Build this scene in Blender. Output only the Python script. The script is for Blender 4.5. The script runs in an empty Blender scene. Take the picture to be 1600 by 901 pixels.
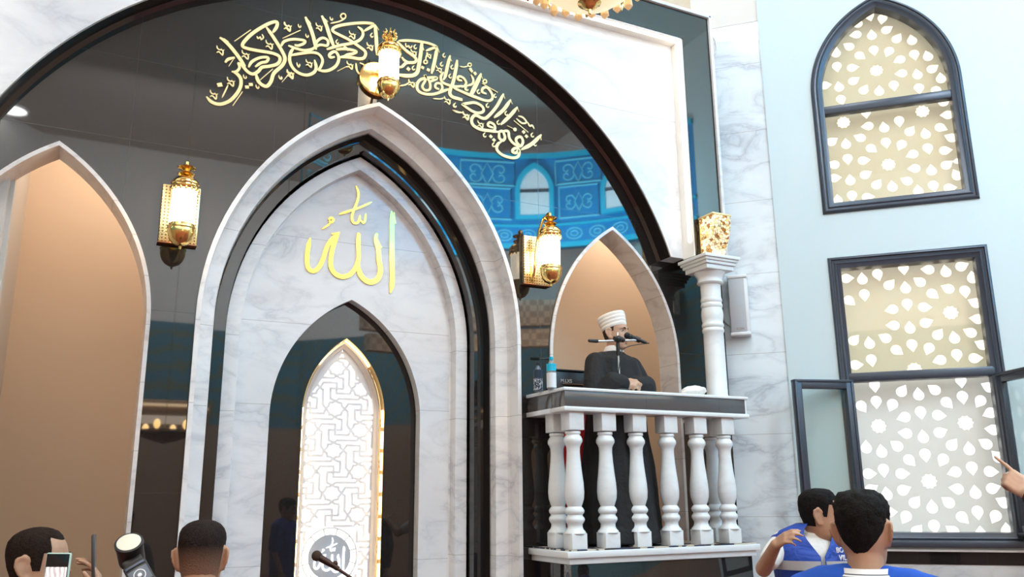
import bpy, bmesh, random
from math import *
from mathutils import Vector, Matrix, noise

S = bpy.context.scene
COL = S.collection
R = radians
random.seed(7)

# ------------------------------------------------------------------ camera
FPX = 1331.78                       # focal length for a 1600 px wide frame
EYE = Vector((0, 0, 1.72))
_yaw, _pitch, _roll = R(26.722), R(13.739), R(-0.510)
FWD = Vector((sin(_yaw) * cos(_pitch), cos(_yaw) * cos(_pitch), sin(_pitch)))
_r0 = Vector((cos(_yaw), -sin(_yaw), 0)); _u0 = _r0.cross(FWD)
RGT = cos(_roll) * _r0 + sin(_roll) * _u0
UPV = -sin(_roll) * _r0 + cos(_roll) * _u0
cam = bpy.data.cameras.new('camera'); cam.sensor_width = 36.0; cam.lens = 36.0 * FPX / 1600
camo = bpy.data.objects.new('camera', cam); COL.objects.link(camo)
m = Matrix((RGT, UPV, -FWD)).transposed().to_4x4(); m.translation = EYE
camo.matrix_world = m
cam.clip_start = 0.05; cam.clip_end = 200
S.camera = camo

# ------------------------------------------------------------------ light, sky, exposure
S.view_settings.view_transform = 'Standard'; S.view_settings.look = 'None'
S.view_settings.gamma = 1; S.view_settings.use_curve_mapping = False
S.view_settings.exposure = -0.52
w = bpy.data.worlds.new('sky'); S.world = w; w.use_nodes = True
bg = w.node_tree.nodes['Background']
bg.inputs['Color'].default_value = (1.0, 0.97, 0.90, 1); bg.inputs['Strength'].default_value = 2.6


def area_light(name, loc, target, size, power, col, size_y=None):
    l = bpy.data.lights.new(name, 'AREA'); l.energy = power; l.color = col
    l.shape = 'RECTANGLE'; l.size = size; l.size_y = size_y or size
    o = bpy.data.objects.new(name, l); COL.objects.link(o)
    o.location = loc
    o.rotation_euler = (Vector(target) - Vector(loc)).to_track_quat('-Z', 'Y').to_euler()
    return o


area_light('added_overhead_fill', (1.9, 2.0, 9.3), (2.2, 4.9, 1.2), 2.4, 330, (0.90, 0.96, 1.0))  # added overhead light standing in for daylight from above; no dome is built
area_light('added_side_fill', (6.2, 3.3, 9.2), (4.2, 4.6, 1.6), 1.6, 140, (0.80, 0.91, 1.0))  # added high side light for brightness from the right; no window up here
area_light('added_hall_bounce', (1.7, -4.2, 8.6), (1.7, -9.2, 3.0), 5.5, 1500, (0.93, 0.97, 1.0), 1.2)  # added unseen fill: brightens the back wall so it bounces light forward
area_light('added_hall_bounce', (4.0, -2.6, 8.6), (9.0, -4.2, 3.0), 4.0, 950, (0.86, 0.94, 1.0), 1.2)  # added fill of the same kind, aimed at the east side
area_light('added_hall_bounce', (-3.4, -1.6, 8.6), (-5.7, -3.5, 2.0), 2.6, 620, (1.0, 0.90, 0.78), 1.2)  # added warm fill of the same kind, aimed at the west side


# ------------------------------------------------------------------ helpers
def ray(px, py):
    return RGT * ((px - 800) / FPX) - UPV * ((py - 450.5) / FPX) + FWD


def at_y(px, py, y):
    d = ray(px, py); return EYE + d * (y / d.y)


def at_dist(px, py, dist):
    return EYE + ray(px, py).normalized() * dist


WC = 10.36                           # the slanted side wall is x + y = WC
S2 = sqrt(0.5)


def wall_uz(px, py, back=0.0):
    """point of the slanted wall (moved back by `back`) as (u, z)"""
    d = ray(px, py); p = EYE + d * ((WC + back / S2) / (d.x + d.y))
    return ((p.x - p.y) * S2, p.z)


def side_frame(u, z, off=0.0):
    """matrix of a frame on the slanted wall: X along the wall, Y up, Z into the room"""
    c = Vector((WC / 2 + u * S2, WC / 2 - u * S2, z)) + Vector((-S2, -S2, 0)) * off
    M = Matrix(((S2, 0, -S2), (-S2, 0, -S2), (0, 1, 0))).to_4x4(); M.translation = c
    return M


def front_frame(y):
    """X = world x, Y = world z, Z towards the room (-y)"""
    M = Matrix(((1, 0, 0), (0, 0, -1), (0, 1, 0))).to_4x4(); M.translation = (0, y, 0)
    return M


class MB:
    def __init__(s):
        s.v = []; s.f = []; s.m = []; s.M = Matrix.Identity(4)

    def add(s, vs, fs, mi=0):
        b = len(s.v)
        s.v += [s.M @ Vector(p) for p in vs]
        s.f += [[b + i for i in f] for f in fs]
        s.m += [mi] * len(fs)
        return s

    def box(s, c, d, mi=0, M=None):
        x, y, z = d[0] / 2, d[1] / 2, d[2] / 2
        vs = [Vector((sx * x, sy * y, sz * z)) for sx in (-1, 1) for sy in (-1, 1) for sz in (-1, 1)]
        if M: vs = [M @ p for p in vs]
        vs = [p + Vector(c) for p in vs]
        return s.add(vs, [(0, 1, 3, 2), (4, 6, 7, 5), (0, 4, 5, 1), (2, 3, 7, 6), (0, 2, 6, 4), (1, 5, 7, 3)], mi)

    def bbox(s, c, d, b=0.004, mi=0):
        """box with chamfered edges"""
        bm = bmesh.new(); bmesh.ops.create_cube(bm, size=1)
        for p in bm.verts: p.co = Vector((p.co.x * d[0], p.co.y * d[1], p.co.z * d[2])) + Vector(c)
        bmesh.ops.bevel(bm, geom=bm.edges[:], offset=b, segments=2, affect='EDGES', profile=0.5)
        bm.verts.index_update()
        s.add([p.co.copy() for p in bm.verts], [[p.index for p in f.verts] for f in bm.faces], mi); bm.free()
        return s

    def lathe(s, prof, c=(0, 0, 0), n=24, mi=0, cap=True, squash=(1, 1), a0=0):
        vs = []; fs = []
        for r, z in prof:
            for k in range(n):
                a = 2 * pi * k / n + a0
                vs.append((c[0] + r * cos(a) * squash[0], c[1] + r * sin(a) * squash[1], c[2] + z))
        for i in range(len(prof) - 1):
            for k in range(n):
                k2 = (k + 1) % n
                fs.append((i * n + k, i * n + k2, (i + 1) * n + k2, (i + 1) * n + k))
        if cap:
            fs.append(tuple(range(n - 1, -1, -1))); fs.append(tuple(range((len(prof) - 1) * n, len(prof) * n)))
        return s.add(vs, fs, mi)

    def tube(s, pts, r, n=10, mi=0, cap=True):
        pts = [Vector(p) for p in pts]
        rs = r if isinstance(r, (list, tuple)) else [r] * len(pts)
        t0 = (pts[1] - pts[0]).normalized()
        ref = Vector((0, 0, 1)) if abs(t0.z) < 0.9 else Vector((1, 0, 0))
        vs = []; fs = []; nx = (ref - t0 * ref.dot(t0)).normalized()
        for i, p in enumerate(pts):
            t = (pts[min(i + 1, len(pts) - 1)] - pts[max(i - 1, 0)]).normalized()
            nx = (nx - t * nx.dot(t)).normalized(); ny = t.cross(nx)
            for k in range(n):
                a = 2 * pi * k / n
                vs.append(p + (nx * cos(a) + ny * sin(a)) * rs[i])
        for i in range(len(pts) - 1):
            for k in range(n):
                k2 = (k + 1) % n
                fs.append((i * n + k, i * n + k2, (i + 1) * n + k2, (i + 1) * n + k))
        if cap:
            fs.append(tuple(range(n - 1, -1, -1))); fs.append(tuple(range((len(pts) - 1) * n, len(pts) * n)))
        return s.add(vs, fs, mi)

    def ball(s, c, r, n=12, mi=0, M=None):
        rr = r if isinstance(r, (tuple, list, Vector)) else (r, r, r)
        vs = []; fs = []; h = max(6, n // 2 + 2)
        for i in range(1, h):
            th = pi * i / h
            for k in range(n):
                a = 2 * pi * k / n
                vs.append(Vector((rr[0] * sin(th) * cos(a), rr[1] * sin(th) * sin(a), rr[2] * cos(th))))
        vs += [Vector((0, 0, rr[2])), Vector((0, 0, -rr[2]))]
        T, B = len(vs) - 2, len(vs) - 1
        for i in range(h - 2):
            for k in range(n):
                k2 = (k + 1) % n
                fs.append((i * n + k, (i + 1) * n + k, (i + 1) * n + k2, i * n + k2))
        for k in range(n):
            k2 = (k + 1) % n
            fs.append((T, k, k2)); fs.append((B, (h - 2) * n + k2, (h - 2) * n + k))
        if M: vs = [M @ p for p in vs]
        return s.add([p + Vector(c) for p in vs], fs, mi)

    def capsules(s, pts, rs, n=12, mi=0):
        pts = [Vector(p) for p in pts]
        for p, r in zip(pts, rs): s.ball(p, r, n, mi)
        for i in range(len(pts) - 1):
            if (pts[i + 1] - pts[i]).length > 1e-4: s.tube([pts[i], pts[i + 1]], [rs[i], rs[i + 1]], n, mi)
        return s

    def loft(s, rings, n=28, mi=0, fold=0.0, nf=9):
        """rings = (centre, rx, ry); horizontal ellipses, closed at both ends"""
        vs = []; fs = []
        for c, rx, ry in rings:
            for k in range(n):
                a = 2 * pi * k / n; q = 1 + fold * sin(nf * a + c[2] * 3)
                vs.append((c[0] + rx * q * cos(a), c[1] + ry * q * sin(a), c[2]))
        for i in range(len(rings) - 1):
            for k in range(n):
                k2 = (k + 1) % n
                fs.append((i * n + k, i * n + k2, (i + 1) * n + k2, (i + 1) * n + k))
        fs.append(tuple(range(n - 1, -1, -1))); fs.append(tuple(range((len(rings) - 1) * n, len(rings) * n)))
        return s.add(vs, fs, mi)

    def mesh(s, name):
        me = bpy.data.meshes.new(name)
        me.from_pydata([tuple(p) for p in s.v], [], s.f)
        me.polygons.foreach_set('material_index', s.m)
        me.update()
        return me

    def build(s, name, mats, parent=None, smooth=35, flip=True):
        me = s.mesh(name)
        if flip:
            bm = bmesh.new(); bm.from_mesh(me); bmesh.ops.recalc_face_normals(bm, faces=bm.faces[:]); bm.to_mesh(me); bm.free()
        return link(name, me, mats, parent, smooth)


def link(name, me, mats, parent=None, smooth=35):
    for mt in (mats if isinstance(mats, (list, tuple)) else [mats]): me.materials.append(mt)
    if smooth:
        me.polygons.foreach_set('use_smooth', [True] * len(me.polygons))
        me.set_sharp_from_angle(angle=R(smooth))
    o = bpy.data.objects.new(name, me); COL.objects.link(o)
    if parent is not None:
        o.parent = parent
        o.matrix_parent_inverse = parent.matrix_basis.inverted()
    return o


def tag(o, label=None, cat=None, group=None, kind=None):
    if label: o['label'] = label
    if cat: o['category'] = cat
    if group: o['group'] = group
    if kind: o['kind'] = kind
    return o


def empty(name, loc=(0, 0, 0), label=None, cat=None, group=None, kind=None):
    o = bpy.data.objects.new(name, None); COL.objects.link(o); o.location = loc
    o.empty_display_size = 0.05
    return tag(o, label, cat, group, kind)


def fill(name, splines, thick, M, mats, parent=None, smooth=30, bevel=0.0):
    """flat outlines with holes, filled and given a thickness (towards +-Z of M)"""
    cu = bpy.data.curves.new(name, 'CURVE'); cu.dimensions = '2D'; cu.fill_mode = 'BOTH'
    cu.extrude = thick / 2 - bevel; cu.bevel_depth = bevel; cu.bevel_resolution = 1
    for sp in splines:
        s = cu.splines.new('POLY'); s.points.add(len(sp) - 1)
        for p, q in zip(s.points, sp): p.co = (q[0], q[1], 0, 1)
        s.use_cyclic_u = True
    o = bpy.data.objects.new(name, cu); COL.objects.link(o)
    dg = bpy.context.evaluated_depsgraph_get()
    me = bpy.data.meshes.new_from_object(o.evaluated_get(dg))
    bpy.data.objects.remove(o); bpy.data.curves.remove(cu)
    me.transform(M); me.name = name; me.materials.clear()
    return link(name, me, mats, parent, smooth)


def smooth_pts(pts, k=4):
    """Catmull-Rom through 2-D points"""
    if len(pts) < 3: return [Vector(p) for p in pts]
    P = [Vector(p) for p in pts]; P = [2 * P[0] - P[1]] + P + [2 * P[-1] - P[-2]]
    out = []
    for i in range(1, len(P) - 2):
        a, b, c, d = P[i - 1:i + 3]
        for j in range(k):
            t = j / k
            out.append(0.5 * ((2 * b) + (c - a) * t + (2 * a - 5 * b + 4 * c - d) * t * t + (3 * b - a - 3 * c + d) * t ** 3))
    out.append(P[-2]); return out


def ribbon(mb, pts, w, depth, taper=0.45, k=4):
    """pen stroke lying in the XY plane, z 0..depth, tapering at its ends"""
    P = smooth_pts(pts, k); n = len(P)
    vs = []; fs = []
    L = [0]
    for i in range(1, n): L.append(L[-1] + (P[i] - P[i - 1]).length)
    for i, p in enumerate(P):
        t = (P[min(i + 1, n - 1)] - P[max(i - 1, 0)]).normalized(); nn = Vector((-t.y, t.x))
        e = min(L[i], L[-1] - L[i]) / max(w * 1.6, 1e-6)
        ww = w * (taper + (1 - taper) * min(1, e)) / 2
        a = p + nn * ww; b = p - nn * ww
        vs += [(a.x, a.y, 0), (b.x, b.y, 0), (b.x, b.y, depth), (a.x, a.y, depth)]
    for i in range(n - 1):
        q = i * 4
        for j in range(4):
            j2 = (j + 1) % 4
            fs.append((q + j, q + j2, q + 4 + j2, q + 4 + j))
    fs += [(3, 2, 1, 0), (n * 4 - 4, n * 4 - 3, n * 4 - 2, n * 4 - 1)]
    mb.add(vs, fs)


def arch(hw, zs, za, z0, n=22, cx=0.0, rad=None):
    """pointed arch outline, from the right foot over the apex to the left foot"""
    d = za - zs; r = (hw * hw + d * d) / (2 * hw); c = r - hw
    a1 = atan2(d, c)
    right = [(cx - c + r * cos(a1 * i / n), zs + r * sin(a1 * i / n)) for i in range(n + 1)]
    left = [(2 * cx - x, z) for x, z in right[::-1][1:]]
    return [(cx + hw, z0)] + right + left + [(cx - hw, z0)]


def arch_in(hw, zs, za, delta, z0, n=22, cx=0.0):
    """the arch drawn `delta` inside another one (same centres)"""
    d = za - zs; r = (hw * hw + d * d) / (2 * hw); c = r - hw
    r2 = r - delta
    return arch(hw - delta, zs, zs + sqrt(r2 * r2 - c * c), z0, n, cx)


def sweep(mb, outlines, mi=0):
    """skin between outlines of equal length [(points(x,z), y), ...]"""
    vs = []; fs = []; n = len(outlines[0][0])
    for pts, y in outlines: vs += [(x, y, z) for x, z in pts]
    for i in range(len(outlines) - 1):
        for k in range(n - 1):
            fs.append((i * n + k, i * n + k + 1, (i + 1) * n + k + 1, (i + 1) * n + k))
    mb.add(vs, fs, mi)


def remesh(mb, voxel, smooth=3, name='body'):
    me = mb.mesh(name)
    o = bpy.data.objects.new(name, me); COL.objects.link(o)
    md = o.modifiers.new('r', 'REMESH'); md.mode = 'VOXEL'; md.voxel_size = voxel; md.use_smooth_shade = True
    dg = bpy.context.evaluated_depsgraph_get(); dg.update()
    out = bpy.data.meshes.new_from_object(o.evaluated_get(dg))
    bpy.data.objects.remove(o); bpy.data.meshes.remove(me)
    bm = bmesh.new(); bm.from_mesh(out)
    for _ in range(smooth): bmesh.ops.smooth_vert(bm, verts=bm.verts[:], factor=0.5, use_axis_x=True, use_axis_y=True, use_axis_z=True)
    bm.to_mesh(out); bm.free(); out.name = name
    return out


def text_mesh(name, body, size, M, mat, parent=None, depth=0.002, align='CENTER'):
    cu = bpy.data.curves.new(name, 'FONT'); cu.body = body; cu.size = size; cu.extrude = depth / 2
    cu.align_x = align; cu.align_y = 'CENTER'
    o = bpy.data.objects.new(name, cu); COL.objects.link(o)
    dg = bpy.context.evaluated_depsgraph_get()
    me = bpy.data.meshes.new_from_object(o.evaluated_get(dg))
    bpy.data.objects.remove(o); bpy.data.curves.remove(cu)
    me.transform(M); me.materials.clear()
    return link(name, me, mat, parent, 0)


# ------------------------------------------------------------------ materials
def mat(name, col=(0.8, 0.8, 0.8), rough=0.5, metal=0.0, ior=1.5, emit=None, estr=0.0, spec=0.5, sss=0.0, coat=0.0):
    m = bpy.data.materials.new(name); m.use_nodes = True
    b = m.node_tree.nodes['Principled BSDF']
    b.inputs['Base Color'].default_value = (*col, 1); b.inputs['Roughness'].default_value = rough
    b.inputs['Metallic'].default_value = metal; b.inputs['IOR'].default_value = ior
    b.inputs['Specular IOR Level'].default_value = spec
    b.inputs['Coat Weight'].default_value = coat
    if sss:
        b.inputs['Subsurface Weight'].default_value = sss; b.inputs['Subsurface Radius'].default_value = (0.012, 0.004, 0.002)
        b.inputs['Subsurface Scale'].default_value = 1.0
    if emit:
        b.inputs['Emission Color'].default_value = (*emit, 1); b.inputs['Emission Strength'].default_value = estr
    m['b'] = 1
    return m


def N(m, kind, **kw):
    n = m.node_tree.nodes.new(kind)
    for k, v in kw.items():
        if k.startswith('i_'):
            k = k[2:]; n.inputs[int(k) if k.isdigit() else k.replace('_', ' ')].default_value = v
        else: setattr(n, k, v)
    return n


def L(m, a, b): m.node_tree.links.new(a, b)


def bsdf(m): return m.node_tree.nodes['Principled BSDF']


def ramp(m, fac, stops):
    r = N(m, 'ShaderNodeValToRGB'); L(m, fac, r.inputs[0])
    e = r.color_ramp.elements
    while len(e) < len(stops): e.new(0.5)
    for q, (p, c) in zip(e, stops):
        q.position = p; q.color = (*c, 1) if len(c) == 3 else c
    return r


def mixc(m, fac, a, b, mode='MIX'):
    x = N(m, 'ShaderNodeMix', data_type='RGBA', blend_type=mode)
    if isinstance(fac, (int, float)): x.inputs[0].default_value = fac
    else: L(m, fac, x.inputs[0])
    for s, v in ((6, a), (7, b)):
        if isinstance(v, tuple): x.inputs[s].default_value = (*v, 1)
        else: L(m, v, x.inputs[s])
    return x.outputs[2]


def math_(m, op, a, b=None, c=None):
    x = N(m, 'ShaderNodeMath', operation=op)
    for i, v in enumerate((a, b, c)):
        if v is None: continue
        if isinstance(v, (int, float)): x.inputs[i].default_value = v
        else: L(m, v, x.inputs[i])
    return x.outputs[0]


def lines_mask(m, coord, values, eps):
    """1 where the coordinate is within eps of one of the values"""
    acc = None
    for v in values:
        q = math_(m, 'COMPARE', coord, float(v), eps)
        acc = q if acc is None else math_(m, 'MAXIMUM', acc, q)
    return acc


def coords(m, rot=None, scale=None):
    t = N(m, 'ShaderNodeTexCoord'); out = t.outputs['Object']
    if rot or scale:
        mp = N(m, 'ShaderNodeMapping')
        if rot: mp.inputs['Rotation'].default_value = rot
        if scale: mp.inputs['Scale'].default_value = scale
        L(m, out, mp.inputs[0]); out = mp.outputs[0]
    return out


def marble(name, base=(0.80, 0.81, 0.83), vein=(0.40, 0.42, 0.47), scale=2.6, rot=(0.3, 0.5, 0.6), rough=0.16, hz=(), amount=0.62, vx=None):
    m = mat(name, base, rough); b = bsdf(m)
    co = coords(m, rot, (scale, scale, scale * 2.2))
    n1 = N(m, 'ShaderNodeTexNoise', i_Scale=1.0, i_Detail=5.0, i_Roughness=0.55, i_Distortion=0.5); L(m, co, n1.inputs[0])
    v = math_(m, 'ABSOLUTE', math_(m, 'SUBTRACT', n1.outputs[0], 0.5))
    thin = ramp(m, v, [(0.0, (1, 1, 1)), (0.02, (0.5, 0.5, 0.5)), (0.085, (0, 0, 0))])
    n2 = N(m, 'ShaderNodeTexNoise', i_Scale=0.55, i_Detail=4.0); L(m, co, n2.inputs[0])
    cloud = ramp(m, n2.outputs[0], [(0.40, (0, 0, 0)), (0.72, (1, 1, 1))])
    f = math_(m, 'MULTIPLY', math_(m, 'MULTIPLY', thin.outputs[0], amount), math_(m, 'ADD', math_(m, 'MULTIPLY', cloud.outputs[0], 1.0), 0.25))
    c = mixc(m, f, base, vein)
    c = mixc(m, math_(m, 'MULTIPLY', cloud.outputs[0], 0.22), c, vein)
    if hz or vx:
        sx = N(m, 'ShaderNodeSeparateXYZ'); L(m, coords(m), sx.inputs[0])
        k = lines_mask(m, sx.outputs[2], hz, 0.0022) if hz else None
        if vx:
            k2 = lines_mask(m, sx.outputs[0], vx, 0.0022); k = k2 if k is None else math_(m, 'MAXIMUM', k, k2)
        c = mixc(m, math_(m, 'MULTIPLY', k, 0.55), c, (0.30, 0.28, 0.26))
    L(m, c, b.inputs['Base Color'])
    return m


def granite(name, hz=(), vx=(), ior=1.60, rough=0.025, base=0.011):
    m = mat(name, (0.012, 0.012, 0.014), rough, ior=ior); b = bsdf(m)
    co = coords(m)
    n1 = N(m, 'ShaderNodeTexNoise', i_Scale=420.0, i_Detail=2.0); L(m, co, n1.inputs[0])
    sp = ramp(m, n1.outputs[0], [(0.55, (base, base * .97, base * 1.02)), (0.80, (base + .04, base + .038, base + .04))])
    n2 = N(m, 'ShaderNodeTexNoise', i_Scale=1.1, i_Detail=3.0); L(m, co, n2.inputs[0])
    c = mixc(m, math_(m, 'MULTIPLY', n2.outputs[0], 0.5), sp.outputs[0], (0.026, 0.019, 0.017))
    if hz or vx:
        sx = N(m, 'ShaderNodeSeparateXYZ'); L(m, co, sx.inputs[0])
        k = None
        if hz: k = lines_mask(m, sx.outputs[2], hz, 0.0016)
        if vx:
            k2 = lines_mask(m, sx.outputs[0], vx, 0.0014); k = k2 if k is None else math_(m, 'MAXIMUM', k, k2)
        c = mixc(m, math_(m, 'MULTIPLY', k, 0.7), c, (0.03, 0.026, 0.024))
        L(m, math_(m, 'ADD', math_(m, 'MULTIPLY', k, 0.15), rough), b.inputs['Roughness'])
    L(m, c, b.inputs['Base Color'])
    return m


def cloth(name, col, scale=260.0, dark=0.75, rough=0.85, bump=0.25):
    m = mat(name, col, rough); b = bsdf(m)
    co = coords(m)
    n = N(m, 'ShaderNodeTexNoise', i_Scale=scale, i_Detail=2.0); L(m, co, n.inputs[0])
    L(m, mixc(m, n.outputs[0], tuple(q * dark for q in col), col), b.inputs['Base Color'])
    n2 = N(m, 'ShaderNodeTexNoise', i_Scale=9.0, i_Detail=3.0, i_Distortion=0.6); L(m, co, n2.inputs[0])
    bp = N(m, 'ShaderNodeBump', i_Strength=bump, i_Distance=0.05); L(m, n2.outputs[0], bp.inputs['Height']); L(m, bp.outputs[0], b.inputs['Normal'])
    return m


def glass(name, tint=(0.93, 0.98, 0.96), ior=1.5):
    m = bpy.data.materials.new(name); m.use_nodes = True; t = m.node_tree
    t.nodes.remove(t.nodes['Principled BSDF'])
    tr = N(m, 'ShaderNodeBsdfTransparent'); tr.inputs[0].default_value = (*tint, 1)
    gl = N(m, 'ShaderNodeBsdfGlossy'); gl.inputs['Roughness'].default_value = 0.01
    lw = N(m, 'ShaderNodeLayerWeight', i_Blend=0.5); mx = N(m, 'ShaderNodeMixShader')
    f0 = ((ior - 1) / (ior + 1)) ** 2
    L(m, math_(m, 'ADD', math_(m, 'MULTIPLY', math_(m, 'POWER', lw.outputs['Facing'], 5.0), 1 - f0), f0), mx.inputs[0]); L(m, tr.outputs[0], mx.inputs[1]); L(m, gl.outputs[0], mx.inputs[2])
    L(m, mx.outputs[0], t.nodes['Material Output'].inputs[0])
    return m


def glow(name, col, strength):
    return mat(name, (0.9, 0.9, 0.9), 0.4, emit=col, estr=strength)


CX = 1.696                           # axis of the prayer niche
YW = 5.5                             # polished granite wall

M_MARBLE = marble('white_marble', scale=1.9)
M_MARBLE_PANEL = marble('white_marble_slabs', hz=(3.568, 2.93, 2.352, 1.293), scale=1.9, rough=0.10)
M_MARBLE_BAND = marble('white_marble_band', base=(0.86, 0.865, 0.87), hz=(2.80, 3.45, 2.29, 1.32), scale=2.2)
M_MARBLE_SPANDREL = marble('white_marble_spandrel', hz=(4.793, 5.9), scale=1.3, amount=0.5)
M_MARBLE_GREY = marble('pale_grey_marble', base=(0.83, 0.91, 0.95), vein=(0.33, 0.36, 0.42), scale=1.7, hz=(2.865, 3.55, 4.2, 4.85, 5.5, 2.2, 1.55), rough=0.12)
M_MARBLE_TURNED = marble('turned_white_marble', base=(0.82, 0.87, 0.89), vein=(0.6, 0.62, 0.65), scale=2.5, amount=0.4, rough=0.22)
M_GRANITE = granite('black_granite', hz=(3.915, 4.466, 5.02, 2.842, 2.30, 1.76), vx=(2.195, 3.005, 3.9, 0.98, 0.1, -0.6))
M_GRANITE_PLAIN = granite('black_granite_plain')
M_GRANITE_SMALL = granite('black_granite_blocks', vx=(3.55, 4.20), rough=0.10, base=0.115)
M_GOLD = mat('polished_gold', (1.0, 0.70, 0.26), 0.16, 1.0)
M_GOLD_SATIN = mat('satin_gold', (0.93, 0.68, 0.30), 0.30, 0.85)
M_GOLD_LEAF = mat('gold_leaf', (0.90, 0.70, 0.34), 0.38, 0.35)
M_WHITE_PAINT = mat('white_wall_paint', (0.62, 0.745, 0.775), 0.55)
M_CREAM = mat('cream_wall_paint', (0.78, 0.75, 0.71), 0.6)
M_TAN = mat('tan_wall_paint', (0.60, 0.45, 0.32), 0.65)
M_GREYWALL = mat('wall_grey_from_light', (0.55, 0.52, 0.48), 0.65)  # grey stands in for the different light on the passage side wall
M_FRAME = mat('dark_grey_aluminium', (0.060, 0.073, 0.098), 0.32, 0.25)
M_GLASS = glass('warm_window_glass', (0.99, 0.95, 0.86))
M_BLACK = mat('black_plastic', (0.012, 0.012, 0.013), 0.42)
M_CHROME = mat('chrome', (0.75, 0.75, 0.76), 0.18, 1.0)
M_WHITE_PLASTIC = mat('white_plastic', (0.78, 0.79, 0.79), 0.4)
# ================================================================== the setting
OC = Vector((1.70, -1.79)); INR = 7.39; HS = INR * tan(R(22.5)); HT = 9.6
NL, NR = CX - 1.978, CX + 1.978      # axes of the two side openings
ARCH_N = (0.595, 2.76, 3.826)        # half width, spring, apex of the side openings
ARCH_M = (1.125, 2.83, 4.49)         # of the prayer niche
AO = lambda z0, d=0.0, cx=NL: arch_in(*ARCH_N, d, z0, cx=cx)
AM = lambda z0, d=0.0: arch_in(*ARCH_M, d, z0, cx=CX)

M_CARPET = cloth('patterned_red_carpet', (0.20, 0.055, 0.04), 90)
M_BROWN = mat('brown_wall_panel', (0.34, 0.23, 0.16), 0.5)
M_FRIEZE = mat('teal_frieze', (0.05, 0.22, 0.28), 0.6)
b = bsdf(M_FRIEZE); wv = N(M_FRIEZE, 'ShaderNodeTexWave', wave_type='RINGS', i_Scale=1.7, i_Distortion=9.0, i_Detail=3.0); L(M_FRIEZE, coords(M_FRIEZE), wv.inputs[0])
L(M_FRIEZE, ramp(M_FRIEZE, wv.outputs[1], [(0.60, (0.065, 0.22, 0.29)), (0.85, (0.15, 0.19, 0.13))]).outputs[0], b.inputs['Base Color'])
M_CEIL = mat('cream_ceiling', (0.66, 0.57, 0.50), 0.8)

# floor, ceiling
oct_pts = [(OC.x + INR / cos(R(22.5)) * cos(R(22.5 + 45 * k)), OC.y + INR / cos(R(22.5)) * sin(R(22.5 + 45 * k))) for k in range(8)]
tag(fill('floor', [oct_pts], 0.1, Matrix.Translation((0, 0, -0.05)), M_CARPET), kind='structure')
tag(fill('ceiling', [oct_pts], 0.1, Matrix.Translation((0, 0, HT + 0.05)), M_CEIL), kind='structure')

# granite wall with its three openings
x0, x1 = OC.x - HS, 4.77
tag(fill('wall_front', [[(x0, 0), (x1, 0), (x1, 5.7), (x0, 5.7)], AO(0.0)[::-1],
                        AO(1.292, cx=NR)[::-1], AM(0.0)[::-1]],
         0.1, front_frame(YW + 0.05), M_GRANITE), kind='structure')
tag(MB().box((1.7, 5.72, (5.62 + HT) / 2), (2 * HS, 0.2, HT - 5.62)).build('wall_front_upper', M_TAN, smooth=0), kind='structure')

# slanted side wall: marble strip by the corner, white plaster with the windows beyond
UC = (4.76 - 5.60) * S2              # corner with the front wall
UE = UC + 2 * HS
W1 = (0.9425, 0.594, 4.005, 5.10, 5.95)       # arched window: centre u, half width, foot, spring, apex
W2 = (0.9425, 0.594, 1.335, 3.627)            # tall window below it
w1o = arch(W1[1] - 0.02, W1[3], W1[4] - 0.025, W1[2] + 0.02, cx=W1[0])
w2o = [(W2[0] - W2[1] + 0.02, W2[2] + 0.02), (W2[0] + W2[1] - 0.02, W2[2] + 0.02), (W2[0] + W2[1] - 0.02, W2[3] - 0.02), (W2[0] - W2[1] + 0.02, W2[3] - 0.02)]
UM = -0.04
tag(fill('wall_right', [[(UM, 1.31), (UE, 1.31), (UE, HT), (UM, HT)], w1o[::-1], w2o[::-1]], 0.24, side_frame(0, 0, -0.12 + 0.012), M_WHITE_PAINT), kind='structure')
tag(fill('wall_right_upper', [[(UC - 0.06, 5.91), (UM, 5.91), (UM, HT), (UC - 0.06, HT)]], 0.2, side_frame(0, 0, -0.10 + 0.004), M_CREAM), kind='structure')
tag(fill('wall_right_marble', [[(UC - 0.05, 0), (UM, 0), (UM, 5.91), (UC - 0.05, 5.91)]], 0.2, side_frame(0, 0, -0.10), M_MARBLE_GREY), kind='structure')
tag(fill('baseboard_right', [[(UM, 0.0), (UE, 0.0), (UE, 1.205), (UM, 1.205)]], 0.2, side_frame(0, 0, -0.10 + 0.006), marble('grey_dado_marble', base=(0.62, 0.64, 0.64), vein=(0.4, 0.41, 0.42), scale=3.0)), kind='structure')
tag(fill('trim_1', [[(UM, 1.205), (UE, 1.205), (UE, 1.298), (UM, 1.298)]], 0.2, side_frame(0, 0, -0.10 + 0.010), granite('black_granite_dado', vx=(5.57, 5.72, 5.9, 6.05), ior=1.38)), kind='structure')
tag(fill('trim_2', [[(UM, 1.297), (UE, 1.297), (UE, 1.312), (UM, 1.312)]], 0.24, side_frame(0, 0, -0.10 + 0.010), M_WHITE_PLASTIC), kind='structure')

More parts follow.
